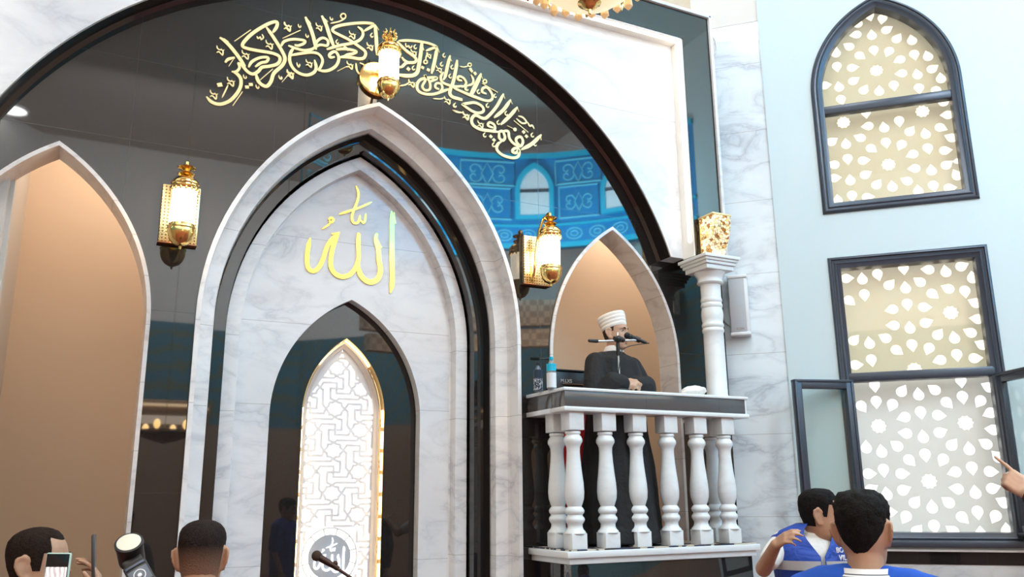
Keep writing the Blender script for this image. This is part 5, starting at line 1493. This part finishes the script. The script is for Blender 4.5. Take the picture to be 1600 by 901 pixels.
def neck(a, z, t):
    v = max(0, 1 - abs(a) / .50)
    return a, z - v * .17 * t ** 2
def vcol(side):
    mbv = MB(); mbv.M = Mb
    strip(mbv, side * .045, side * pi, VG[0][0], vs_, .0, 40, 26, neck)
    return mbv
for side in (1, -1):
    v_ = vcol(side); o = v_.build('vest_panel', M_BLUEC, c_man, 50)
mb = MB(); mb.M = Mb; strip(mb, -.055, .055, VG[0][0], sh - .115, .004, 4, 20); zp = mb.build('zip_placket', cloth('navy_tape', (0.012, 0.016, 0.05), 300), c_man, 50)
M_REFL = cloth('grey_reflective_tape', (0.45, 0.45, 0.46), 400, .85, .4, .1)
zt_ = (LW(at_dist(1240, 884, 4.6))).z
for a0, a1 in ((.06, pi), (-pi, -.06)):
    mb = MB(); mb.M = Mb; strip(mb, a0, a1, zt_ - .022, zt_ + .022, .005, 30, 2); mb.build('reflective_band', M_REFL, c_man, 50)
mb = MB(); mb.M = Mb; strip(mb, .26, .42, zt_ - .042, zt_ - .024, .006, 4, 1); mb.build('sewn_label', cloth('white_label', (0.75, 0.75, 0.75), 300, .95), c_man, 50)
# lettering and emblem printed on the chest
pc = vest_surface(-.53, sh - .062, .010); nrm = Vector((sin(-.53), cos(-.53), 0)); ux = Vector((-nrm.y, nrm.x, 0)) * -1
ux = Vector((cos(-.53), -sin(-.53), 0)) * -1
if ux.cross(Vector((0, 0, 1))).dot(nrm) < 0: ux = -ux
Mx = Mb @ Matrix(((ux.x, 0, nrm.x, pc.x), (ux.y, 0, nrm.y, pc.y), (0, 1, 0, pc.z), (0, 0, 0, 1)))
MW = mat('white_print', (0.85, 0.86, 0.88), 0.6)
text_mesh('chest_lettering', 'BOKAR\nVILLA', .036, Mx, MW, c_man, .004)
mb = MB(); mb.M = Mx
for c, d in (((-.030, -.085, 0), (.010, .034, .004)), ((.030, -.085, 0), (.010, .034, .004)), ((0, -.074, 0), (.070, .009, .004)), ((0, -.103, 0), (.062, .010, .004)), ((-.042, -.070, 0), (.012, .012, .004)), ((.042, -.070, 0), (.012, .012, .004))): mb.box(c, d)
mb.build('chest_emblem', MW, c_man, 0)

# ------------------------------------------------------------------ boy in a blue shirt seen from behind
hc = at_dist(1348.5, 833, 2.98)
Mb, H = place(hc, 52); Mh = head_matrix(hc, 60, -6, 0, .98)
mb = MB(); add_head(mb, Mh); sh = torso(mb, Mb, H, .045, girth=.96)
for s in (-1, 1): arm(mb, Mb, [(s * .18, -.03, sh - .01), (s * .22, -.03, sh - .27), (s * .20, .06, sh - .50)], (.043, .035, .025)); mb.M = Mb; add_hand(mb, (s * .20, .06, sh - .51), (0, .15, -1), (s, 0, 0), (25, 25, 25, 25), (25, 20), -s, .95); mb.M = Matrix.Identity(4)
d_boy = finish(mb, 'person', SK2, 'black haired boy in a blue shirt with striped white collar seen from behind')
add_hair(d_boy, Mh, HAIR, lambda a: (.06 if abs(a) < .9 else (.030 if abs(a) < 1.15 else (.005 if abs(a) < 1.55 else (.018 if abs(a) < 1.9 else .012 - .092 * ((abs(a) - 1.9) / 1.2416) ** .85)))), lambda a, t: .0010 + .0145 * min(1, t * 1.35) ** 1.1, .0075, seed=14)
mb = MB(); mb.M = Mb
mb.loft([((0, -.02, .78), .18, .135), ((0, -.02, 1.0), .18, .14), ((0, -.02, 1.2), .19, .14), ((0, -.022, sh - .06), .20, .13), ((0, -.026, sh + .008), .172, .098), ((0, -.030, sh + .042), .105, .080), ((0, -.028, sh + .055), .075, .070)], 32)
for s in (-1, 1): mb.capsules([(s * .17, -.025, sh - .015), (s * .21, -.03, sh - .15), (s * .22, -.03, sh - .23)], [.070, .068, .066], 12)
yoke(mb, sh); garment(mb, 'shirt', cloth('bright_blue_cotton', (0.006, 0.075, 0.44), 300, .85), d_boy, .010)
M_STRIPE = mat('white_collar_with_dark_stripes', (0.8, 0.8, 0.8), 0.7)
b = bsdf(M_STRIPE); sx = N(M_STRIPE, 'ShaderNodeSeparateXYZ'); L(M_STRIPE, coords(M_STRIPE), sx.inputs[0])
zc_ = hc.z - .115 + .0
mb = MB(); mb.M = Mb
cr = [(.066, .062, sh + .068), (.070, .066, sh + .071), (.077, .074, sh + .058), (.090, .086, sh + .046), (.100, .096, sh + .034), (.096, .090, sh + .030)]
vs = []; fs = []; n = 40
for rx, ry, z in cr:
    for k in range(n + 1):
        a = R(35) + R(290) * k / n; tip = .022 * max(0, cos(a)) ; vs.append((rx * sin(a), -.030 + ry * cos(a), z - tip))
for i in range(len(cr) - 1):
    for k in range(n): q = i * (n + 1) + k; fs.append((q, q + 1, q + n + 2, q + n + 1))
mb.add(vs, fs, 0); mb.m = [1 if (i // n) in (2,) else 0 for i in range(len(fs))]
mb2 = mb
me = mb.mesh('collar')
col_o = link('collar', me, [mat('white_rib', (0.80, 0.80, 0.80), 0.8), M_STRIPE], d_boy, 60)
zl = (Mb @ Vector((0, 0, sh))).z
wv = math_(M_STRIPE, 'FRACT', math_(M_STRIPE, 'MULTIPLY', math_(M_STRIPE, 'SUBTRACT', sx.outputs[2], zl + .0405), 125.0))
L(M_STRIPE, mixc(M_STRIPE, math_(M_STRIPE, 'GREATER_THAN', wv, 0.62), (0.80, 0.80, 0.80), (0.05, 0.05, 0.07)), b.inputs['Base Color'])
mb = MB(); mb.M = Mb
for s in (-1, 1): mb.capsules([(s * .09, -.015, .86), (s * .10, -.005, .48), (s * .10, -.02, .10)], [.105, .083, .07], 12)
garment(mb, 'trousers', cloth('grey_trousers', (0.06, 0.06, 0.07), 240), d_boy, .012)

# ------------------------------------------------------------------ someone just outside on the right, pointing
wrist = at_dist(1609, 771, 3.30); tip = at_dist(1560, 728, 3.32)
hc = Vector((3.42, 1.36, 1.62))
Mb, H = place(hc, -20); Mh = head_matrix(hc, -40)
mb = MB(); add_head(mb, Mh); sh = torso(mb, Mb, H)
LW = lambda p: Mb.inverted() @ Vector(p)
wl = LW(wrist); dl = (LW(tip) - wl).normalized()
arm(mb, Mb, [(-.19, -.03, sh - .01), (-.26, .10, sh - .20), tuple(wl)], (.046, .038, .028))
upl = Vector((0.1, -.6, .75))
add_hand(mb, wrist, (tip - wrist) + Vector((0, 0, -.012)), (EYE - wrist).normalized() + Vector((.15, 0, .35)), ((2, 4, 4), (62, 75, 50), (66, 78, 50), (68, 80, 52)), (18, 30), 1, .86, 2); mb.M = Matrix.Identity(4)
arm(mb, Mb, [(.19, -.03, sh - .01), (.23, -.03, sh - .28), (.21, .06, sh - .52)])
mb.M = Mb; add_hand(mb, (.21, .06, sh - .53), (0, .15, -1), (1, 0, 0), (25, 25, 25, 25), (25, 20), -1); mb.M = Matrix.Identity(4)
e_man = finish(mb, 'person', SK1, 'person in a dark sleeve pointing into the picture from beside the open right casement')
add_face(e_man, Mh, HAIR, LIP)
add_hair(e_man, Mh, HAIR, lambda a: .07 if abs(a) < .8 else (.0 if abs(a) < 1.5 else (.02 if abs(a) < 1.9 else -.05)), lambda a, t: .002 + .010 * min(1, t * 2), .002)
mb = MB(); mb.M = Mb
mb.loft([((0, -.02, .78), .19, .14), ((0, -.02, 1.0), .19, .145), ((0, -.02, 1.2), .20, .145), ((0, -.022, sh - .06), .21, .135), ((0, -.026, sh + .012), .18, .10), ((0, -.028, sh + .055), .105, .08), ((0, -.022, sh + .085), .072, .070)], 32)
mb.capsules([(-.18, -.025, sh - .012), (-.26, .10, sh - .20), tuple(wl - (wl - Vector((-.26, .10, sh - .20))).normalized() * .018)], [.074, .062, .043], 12)
mb.capsules([(.18, -.025, sh - .012), (.23, -.03, sh - .28), (.212, .055, sh - .50)], [.074, .060, .048], 12)
yoke(mb, sh); garment(mb, 'jacket', cloth('dark_maroon_jacket', (0.030, 0.016, 0.020), 240), e_man, .010)
mb = MB(); mb.M = Mb
for s in (-1, 1): mb.capsules([(s * .09, -.015, .88), (s * .10, -.005, .48), (s * .10, -.02, .10)], [.108, .085, .07], 12)
garment(mb, 'trousers', cloth('charcoal_trousers', (0.03, 0.03, 0.03), 240), e_man, .012)
# ================================================================== things on the balcony
def on_z(px, py, z):
    d = ray(px, py); return EYE + d * ((z - EYE.z) / d.z)


RT = 2.438
# desk microphone stand on the rail
p0 = at_y(968, 604, 5.06); p0.z = RT
stand = empty('microphone_stand', p0, 'chrome desk microphone stand on the balcony rail in front of the preacher', 'microphone stand')
MB().lathe([(0.0, 0), (.075, 0), (.078, .006), (.074, .014), (.03, .020), (.012, .030), (.011, .05)], p0, 28).build('base', M_BLACK, stand, 40)
pj = at_y(967.5, 530, 5.06)
MB().lathe([(.0085, .03), (.0085, pj.z - RT - .09)], p0, 14).build('pole', M_CHROME, stand, 60)
mb = MB(); mb.lathe([(.0125, pj.z - RT - .12), (.014, pj.z - RT - .10), (.014, pj.z - RT - .05), (.012, pj.z - RT - .02)], p0, 16)
mb.ball((p0.x, p0.y - .012, pj.z), (.026, .022, .026), 14); mb.tube([(p0.x - .03, p0.y, pj.z), (p0.x + .035, p0.y, pj.z)], .020, 14)
mb.ball((p0.x + .040, p0.y - .01, pj.z - .004), (.016, .016, .018), 10)
mb.build('clutch', M_BLACK, stand, 50)
MB().tube([(p0.x, p0.y, pj.z), (p0.x + .002, p0.y, pj.z + .050)], [.008, .007], 12).build('pole_tip', M_CHROME, stand, 60)
bl, br_ = at_y(921, 532, 5.06), at_y(998, 531, 5.06)
MB().tube([bl + Vector((.06, 0, 0)), br_], .0075, 12).build('boom', M_CHROME, stand, 60)
MB().capsules([bl, bl + Vector((.062, 0, .001))], [.0115, .0125], 12).build('grip', M_BLACK, stand, 60)
mic = empty('microphone', br_, 'black handheld microphone clipped to the stand and aimed at the face of the preacher', 'microphone')
m0 = at_y(980, 524, 5.10); m1 = at_y(1004, 533, 5.045)
dd = (m1 - m0).normalized()
MB().ball(m0, .024, 18).build('grille', mat('dark_mesh', (0.02, 0.02, 0.022), 0.5, .6), mic, 60)
MB().tube([m0 + dd * .015, m0 + dd * .03, m0 + dd * .034, m0 + dd * .15], [.019, .021, .017, .011], 16).build('handle', M_BLACK, mic, 50)
MB().tube([m0 + dd * .06, m0 + dd * .10], [.022, .020], 14).build('clip', M_BLACK, mic, 50)
cbl = MB().tube([m0 + dd * .15, m0 + dd * .17 + Vector((0, 0, .004)), m1 + Vector((-.02, -.004, -.022)), at_y(985, 540, 5.05), at_y(972, 545, 5.05), p0 + Vector((.012, -.012, .25)), p0 + Vector((-.012, -.012, .14)), p0 + Vector((.02, .01, .03)), p0 + Vector((.09, .03, .004)), p0 + Vector((.20, .05, .004))], .0032, 8)
tag(cbl.build('microphone_cable', M_BLACK, None, 60), 'thin black cable wound down the desk microphone stand', 'cable')


def bottle(base, h, r, capm, bodym, labels, label, wide=1.0):
    t = empty('water_bottle', base, label, 'bottle')
    MB().lathe([(0, 0), (r * .8, 0), (r, .008), (r, h * .30), (r * .94, h * .33), (r, h * .36), (r, h * .62), (r * .92, h * .70), (r * .62, h * .80), (r * .36, h * .88), (r * .36, h * .925)], base, 24).build('body', bodym, t, 60)
    MB().lathe([(r * .42, h * .90), (r * .44, h * .91), (r * .44, h), (r * .38, h * 1.005), (0, h * 1.005)], base, 20).build('bottle_cap', capm, t, 50)
    for z0, z1, mt in labels:
        MB().lathe([(r * 1.015, h * z0), (r * 1.015, h * z1)], base, 24, cap=False).build('paper_label', mt, t, 60)
    return t


M_PET = mat('clear_plastic', (0.80, 0.88, 0.92), 0.08); bsdf(M_PET).inputs['Transmission Weight'].default_value = 0.75
MCY = mat('cyan_plastic', (0.0, 0.46, 0.68), 0.35); MNV = mat('navy_label', (0.012, 0.030, 0.065), 0.4)
M_SCRIPT = mat('navy_label_white_scrawl', (0.02, 0.035, 0.07), 0.4); b = bsdf(M_SCRIPT)
n = N(M_SCRIPT, 'ShaderNodeTexNoise', i_Scale=60.0, i_Detail=1.0, i_Distortion=2.0); L(M_SCRIPT, coords(M_SCRIPT, scale=(1, 1, .6)), n.inputs[0])
L(M_SCRIPT, ramp(M_SCRIPT, n.outputs[0], [(0.54, (0.02, 0.035, 0.07)), (0.58, (0.65, 0.68, 0.72))]).outputs[0], b.inputs['Base Color'])
b1 = on_z(841, 611.5, RT); b1.x += .0; b2 = on_z(862, 608, RT)
bottle(b1, .205, .032, M_BLACK, mat('dark_water_bottle', (0.10, 0.14, 0.18), 0.1), [(.45, .74, MNV), (.04, .44, M_SCRIPT)], 'dark labelled water bottle with black cap on the left return of the rail')
bottle(b2, .225, .033, MCY, M_PET, [(.56, .78, MCY), (.05, .50, mat('white_label_print', (0.72, 0.76, 0.80), 0.4))], 'clear water bottle with cyan cap and cyan band on the rail')

# crumpled white packet
pk = at_y(1084, 612, 5.03); pk.z = RT
mb = MB(); bm = bmesh.new(); bmesh.ops.create_icosphere(bm, subdivisions=4, radius=1)
for v in bm.verts:
    q = v.co.copy(); k = 1 + .16 * noise.noise(q * 2.2 + Vector((3, 0, 0))) + .07 * noise.noise(q * 6)
    v.co = Vector((q.x * .108 * k, q.y * .055 * k, max(-.030, (q.z * .040 + .008 * q.x) * k)))
mb.add([v.co + pk + Vector((0, 0, .0305)) for v in bm.verts], [[v.index for v in f.verts] for f in bm.faces]); bm.free()
mp = mat('white_wrap_with_yellow_print', (0.84, 0.83, 0.79), 0.5); b = bsdf(mp); n = N(mp, 'ShaderNodeTexNoise', i_Scale=14.0); L(mp, coords(mp), n.inputs[0])
L(mp, ramp(mp, n.outputs[0], [(0.55, (0.85, 0.84, 0.81)), (0.68, (0.72, 0.56, 0.30))]).outputs[0], b.inputs['Base Color'])
tag(mb.build('tissue_packet', mp, None, 60), 'crumpled white packet lying on the balcony rail beside the column', 'packet')

# dark cabinet in the opening with a red cloth over it
ya = 5.63
xa, xb = at_y(866, 590, ya).x, at_y(925, 590, ya).x; ztop = at_y(890, 580, ya).z
cab_ = empty('equipment_cabinet', ((xa + xb) / 2, ya, 1.376), 'black equipment cabinet behind the preacher with small white lettering', 'cabinet')
MB().bbox(((xa + xb) / 2, ya + .14, (1.352 + ztop) / 2), (xb - xa, .28, ztop - 1.352), .006).build('cabinet_body', mat('black_brown_lacquer', (0.018, 0.009, 0.008), 0.35), cab_, 30)
MB().bbox(((xa + xb) / 2, ya + .135, ztop + .006), (xb - xa + .02, .30, .014), .004).build('cabinet_top', M_BLACK, cab_, 30)
zl = at_y(890, 602, ya).z
MB().bbox(((xa + xb) / 2 + .02, ya - .004, at_y(890, 600, ya).z), (xb - xa - .10, .008, .008), .002).build('bronze_strip', mat('bronze', (0.35, 0.19, 0.12), 0.3, .8), cab_, 30)
tp = at_y(885, 595, ya - .003)
text_mesh('cabinet_lettering', 'M.LXS', .038, front_frame(ya - .002) @ Matrix.Translation((tp.x, tp.z, 0)), mat('white_lettering', (0.55, 0.55, 0.55), .5), cab_, .002)
mb = MB(); xr0, xr1 = at_y(877, 700, ya).x, at_y(914, 700, ya).x; vs = []; fs = []; nx_, nz_ = 24, 26
for i in range(nx_ + 1):
    for j in range(nz_ + 1):
        u = i / nx_; v = j / nz_; z = 2.38 - v * .93
        vs.append((xr0 + (xr1 - xr0) * u * (1 + .12 * v), ya - .026 - .014 * sin(u * 17 + v * 2) * (.3 + v), z - .03 * sin(u * 3)))
B = len(vs); vs += [(x, y + .006, z) for x, y, z in vs]; w_ = nz_ + 1
for i in range(nx_):
    for j in range(nz_):
        q = i * w_ + j; fs += [(q, q + 1, q + w_ + 1, q + w_), (B + q, B + q + w_, B + q + w_ + 1, B + q + 1)]
mb.add(vs, fs)
tag(mb.build('red_cloth', cloth('red_satin', (0.62, 0.008, 0.012), 200, .8, .45, .2), None, 60), 'red cloth hanging behind the balusters at the left end of the balcony', 'cloth')

# rug whose ragged edge shows under the balusters
mrug = mat('navy_and_beige_rug', (0.3, 0.25, 0.2), 0.95); b = bsdf(mrug)
n = N(mrug, 'ShaderNodeTexVoronoi', i_Scale=11.0); L(mrug, coords(mrug, scale=(1, 1.6, 1)), n.inputs['Vector']); sp2 = N(mrug, 'ShaderNodeSeparateColor'); L(mrug, n.outputs['Color'], sp2.inputs[0])
r_ = ramp(mrug, sp2.outputs[0], [(0.0, (0.018, 0.020, 0.050)), (0.30, (0.030, 0.016, 0.016)), (0.42, (0.55, 0.46, 0.36)), (0.62, (0.62, 0.55, 0.46)), (0.80, (0.035, 0.035, 0.075))]); r_.color_ramp.interpolation = 'CONSTANT'
L(mrug, r_.outputs[0], b.inputs['Base Color'])
out = []; nE = 150
for k in range(nE + 1): x = 2.905 + (4.47 - 2.905) * k / nE; out.append((x, 4.972 + .010 * noise.noise(Vector((x * 22, 0, 0))) + .006 * noise.noise(Vector((x * 90, 2, 0)))))
out += [(4.47, 5.48), (2.905, 5.48)]
tag(fill('rug', [out], .007, Matrix.Translation((0, 0, 1.3795)), mrug, None, 0), 'navy and beige rug with ragged edge laid under the balusters', 'rug')

# ================================================================== in front of the niche and among the crowd
m0 = at_dist(495, 868, 4.55)
mst = empty('boom_microphone_stand', (m0.x + .75, m0.y - .1, 0), 'dark boom microphone stand slanting up before the glowing lattice', 'microphone stand')
m1 = at_dist(520, 883, 4.53); m2 = at_dist(590, 930, 4.45)
M_DKRED = mat('dark_bronze_metal', (0.045, 0.018, 0.014), .35, .5)
MB().ball(m0, .026, 18).build('windscreen', mat('brown_foam', (0.05, 0.028, 0.016), .9), mst, 60)
dd = (m1 - m0).normalized()
MB().tube([m0 + dd * .012, m0 + dd * .03, m0 + dd * .13], [.016, .018, .012], 14).build('handle', M_DKRED, mst, 50)
e = m2 + (m2 - m1).normalized() * .25
MB().tube([m1 - dd * .01, m2, e], .008, 10).build('boom', M_DKRED, mst, 60)
MB().ball(m1 + Vector((.012, 0, .008)), .014, 10).build('clip_knob', M_DKRED, mst, 60)
MB().tube([(m2.x + .12, m2.y, m2.z - .08), (m2.x + .12, m2.y, .03)], .011, 12).build('pole', M_DKRED, mst, 60)
MB().ball((m2.x + .12, m2.y, m2.z - .07), .022, 12).build('clutch', M_BLACK, mst, 60)
MB().lathe([(0, 0), (.15, 0), (.155, .012), (.14, .026), (.03, .034), (.012, .05)], (m2.x + .12, m2.y, 0), 32).build('base', M_BLACK, mst, 40)

# phone turned edge-on in the raised hand, and phone with pale green case
def phone(name, c, up, nrm, w, h, t, body, label, shots=False):
    up = Vector(up).normalized(); nrm = Vector(nrm); nrm = (nrm - up * nrm.dot(up)).normalized(); x = up.cross(nrm)
    M = Matrix((x, up, nrm)).transposed().to_4x4(); M.translation = c
    o = empty(name, c, label, 'phone')
    mb = MB(); mb.M = M; mb.bbox((0, 0, 0), (w, h, t), min(t * .42, .0045)); mb.build('phone_case', body, o, 40)
    ms = mat('dark_screen', (0.010, 0.010, 0.012), .12)
    mb = MB(); mb.M = M; mb.bbox((0, 0, t / 2), (w - .006, h - .006, .002), .0008); mb.build('phone_glass', ms, o, 30)
    if shots:
        mi = glow('lit_preview', (0.78, 0.80, 0.86), .85); b = bsdf(mi); sx = N(mi, 'ShaderNodeTexWave', i_Scale=26.0, i_Distortion=5.0, i_Detail=1.0); L(mi, coords(mi), sx.inputs[0])
        L(mi, ramp(mi, sx.outputs[1], [(0.2, (0.12, 0.05, 0.10)), (0.42, (0.62, 0.62, 0.70)), (0.8, (0.85, 0.88, 0.92))]).outputs[0], b.inputs['Emission Color'])
        mb = MB(); mb.M = M; mb.box((0, -.014, t / 2 + .0013), (w - .010, h - .052, .0006)); mb.build('camera_preview', mi, o, 0)
    return o


c1 = at_dist(147, 868, 3.50)
phone('phone', c1, (-.10, .02, 1), (-.995, .10, -.05), .072, .150, .010, mat('dark_grey_case', (0.06, 0.055, 0.055), .4), 'dark phone held upright edge-on in a raised hand')
c2 = at_dist(91.5, 893, 2.98) + Vector((0, 0, -.035))
c2 = at_dist(92.5, 861.5, 2.98) + Vector((0, 0, -.078))
phone('phone', c2, (.02, .0, 1), (-.42, -.90, 0), .072, .150, .012, mat('pale_green_case', (0.50, 0.68, 0.60), .4), 'phone in a pale green case held up before the face of a man', True)

# flash head on a light stand
top = at_dist(201.5, 848, 2.25); ax = (at_dist(209, 893, 2.22) - top).normalized()
fl = empty('flash_unit', (at_dist(222, 901, 2.2).x, at_dist(222, 901, 2.2).y, 0), 'black round flash head with cream diffuser raised beside the granite wall', 'camera flash')
q = Matrix.Translation(top) @ (-ax + Vector((-.05, -1.15, -.05))).normalized().to_track_quat('Z', 'Y').to_matrix().to_4x4()
mb = MB(); mb.M = q; mb.lathe([(.0, -.062), (.026, -.062), (.029, -.055), (.030, -.01), (.0315, -.006), (.0315, .002), (.027, .003), (.0, .001)], (0, 0, 0), 32); mb.build('flash_head', M_BLACK, fl, 40)
mb = MB(); mb.M = q; mb.lathe([(.0, .006), (.015, .006), (.0265, .0035), (.0265, .001)], (0, 0, 0), 32, cap=False); mb.build('diffuser', mat('cream_diffuser', (0.70, 0.67, 0.55), .5), fl, 50)
pA, pB = at_dist(212, 886, 2.25), at_dist(228, 915, 2.23)
dz = (pB - pA).normalized(); tow = (EYE - pA).normalized(); tow = (tow - dz * tow.dot(dz)).normalized(); sx_ = dz.cross(tow)
q2_ = Matrix((sx_, tow, dz)).transposed().to_4x4(); q2_.translation = pA
mb = MB(); mb.M = q2_; mb.bbox((0, 0, .035), (.052, .036, .085), .006); mb.bbox((0, .0, -.012), (.044, .030, .022), .005); mb.build('flash_body', M_BLACK, fl, 35)
mb = MB(); mb.M = q2_; mb.bbox((0, .019, .030), (.044, .003, .036), .001); mb.build('panel', mat('slate_panel', (0.10, 0.12, 0.16), .35), fl, 30)
mb = MB(); mb.M = q2_ @ Matrix.Translation((0, .021, .030)) @ Matrix.Rotation(R(-90), 4, 'X')
mb.lathe([(.0115, 0), (.0135, 0), (.0135, .001), (.0115, .001), (.0115, 0)], (0, 0, 0), 24, cap=False); mb.lathe([(0, 0), (.005, 0), (.004, .0015), (0, .0018)], (0, 0, 0), 16); mb.build('dial_mark', mat('silver_mark', (0.75, 0.77, 0.8), .3), fl, 40)
mb = MB(); mb.M = q2_
for k in (-1, 1): mb.bbox((0, .0195, .030 + k * .027), (.044, .003, .006), .001)
mb.build('ribs', mat('dark_blue_ribs', (0.06, 0.08, 0.13), .4), fl, 30)
bt = pA + dz * .075
MB().tube([bt, (bt.x, bt.y, bt.z - .05), (bt.x, bt.y, .02)], [.012, .011, .012], 12).build('stand_pole', M_BLACK, fl, 60)
MB().lathe([(0, 0), (.16, 0), (.16, .012), (.03, .03), (.012, .05)], (bt.x, bt.y, 0), 28).build('stand_base', M_BLACK, fl, 40)

# ================================================================== lamps of the hall
cc = at_dist(921, 6, 3.85)
ch = empty('crystal_chandelier', cc, 'glowing cream bowl chandelier with gold boss and crystal drops at the top', 'chandelier')
MB().lathe([(.03, .0), (.08, .008), (.14, .035), (.19, .075), (.225, .125), (.235, .150), (.228, .150), (.18, .09), (.02, .03)], cc, 48).build('bowl', glow('lit_alabaster', (1.0, 0.74, 0.42), 1.25), ch, 60)
MB().lathe([(0, -.050), (.006, -.048), (.009, -.030), (.018, -.026), (.030, -.016), (.036, -.004), (.050, .000), (.054, .008), (.03, .012)], cc, 32).build('boss', M_GOLD, ch, 50)
MB().lathe([(.232, .140), (.246, .146), (.248, .165), (.236, .172)], cc, 48, cap=False).build('gold_rim', M_GOLD, ch, 50)
M_CR = mat('amber_crystal', (0.95, 0.72, 0.42), .08, emit=(1.0, .70, .35), estr=.30)
bm = MB(); bm.tube([(0, 0, 0), (0, 0, -.012), (0, 0, -.045), (0, 0, -.062)], [.003, .016, .020, .004], 6)
me = bm.mesh('crystal_drop'); me.materials.append(M_CR)
for k in range(26):
    a = 2 * pi * k / 26; o = bpy.data.objects.new('crystal_drop', me); COL.objects.link(o); o.parent = ch
    o.location = (.252 * cos(a), .252 * sin(a), .145 - .012 * (k % 2)); o.rotation_euler = (0, 0, a)
for k in range(12):
    a = 2 * pi * k / 12; c, s = cos(a), sin(a)
    MB().tube([cc + Vector((.235 * c, .235 * s, .16)), cc + Vector((.31 * c, .31 * s, .13)), cc + Vector((.35 * c, .35 * s, .19)), cc + Vector((.33 * c, .33 * s, .25))], [.007, .008, .007, .012], 8).build('scroll_arm', M_GOLD, ch, 60)
MB().tube([cc + Vector((0, 0, .02)), (cc.x, cc.y, HT)], .004, 8).build('rod', M_GOLD, ch, 60)

# second chandelier deeper in the hall and small downlights, seen in the granite
def mirror_pt(px, py, y):
    d = ray(px, py); p = EYE + d * (YW / d.y); return p + Vector((d.x, -d.y, d.z)) * ((p.y - y) / d.y)


c2_ = mirror_pt(258, 668, -3.6)
h2 = empty('candle_chandelier', c2_, 'ring chandelier with warm candle bulbs deep in the hall, mirrored in the granite', 'chandelier')
mb = MB(); n = 40
mb.tube([c2_ + Vector((.55 * cos(2 * pi * k / n), .55 * sin(2 * pi * k / n), -.10)) for k in range(n + 1)], .025, 8); mb.build('ring', mat('dark_bronze', (0.06, 0.03, 0.02), .4, .7), h2, 60)
MB().lathe([(0, -.25), (.20, -.20), (.42, -.12), (.50, -.05), (.3, -.05)], c2_, 32).build('bowl', mat('brown_bowl', (0.12, 0.06, 0.035), .4), h2, 60)
mbulb = glow('warm_bulb', (1.0, 0.62, 0.22), 28.0)
for k in range(8):
    a = 2 * pi * k / 8 + .3; MB().ball(c2_ + Vector((.55 * cos(a), .55 * sin(a), .02)), (.05, .05, .075), 10).build('bulb', mbulb, h2, 60)
MB().tube([c2_ + Vector((0, 0, -.1)), (c2_.x, c2_.y, HT)], .004, 8).build('rod', M_GOLD, h2, 60)
cb = mirror_pt(250, 632, -6.5)
sb = empty('light_band', cb, 'warm strip of light along the far hall wall, mirrored in the granite', 'lamp')
MB().bbox(cb, (1.9, .06, .05), .004).build('lit_strip', glow('warm_strip', (1.0, 0.62, 0.25), 9.0), sb, 0)
MB().bbox(cb + Vector((0, -.05, -.28)), (1.4, .06, .16), .004).build('lit_panel', glow('warm_panel', (1.0, 0.70, 0.40), 3.5), sb, 0)
MB().box(cb + Vector((0, -.10, -.14)), (2.0, .04, .5)).build('backing', M_BROWN, sb, 0)
md = glow('downlight_glow', (1, 1, 1), 34.0)
for i, (px, py) in enumerate(((20, 172), (196, 60), (760, 25))):
    d = ray(px, py); p = EYE + d * (YW / d.y); e = Vector((d.x, -d.y, d.z)); h = p + e * ((HT - .03 - p.z) / e.z)
    if h.y < -8.8: continue
    t = empty('ceiling_downlight', h, ['round white downlight deep in the hall, mirrored at the left edge of the granite', 'round white downlight mirrored above the tan opening', 'round white downlight mirrored near the verse'][i], 'downlight')
    MB().lathe([(0, 0), (.26, 0), (.26, .02), (0, .02)], h, 32).build('disc', md, t, 60); MB().lathe([(.262, -.012), (.31, -.012), (.31, .03), (.262, .03), (.262, -.012)], h, 32, cap=False).build('rim', M_WHITE_PLASTIC, t, 40)
    if i == 0: break
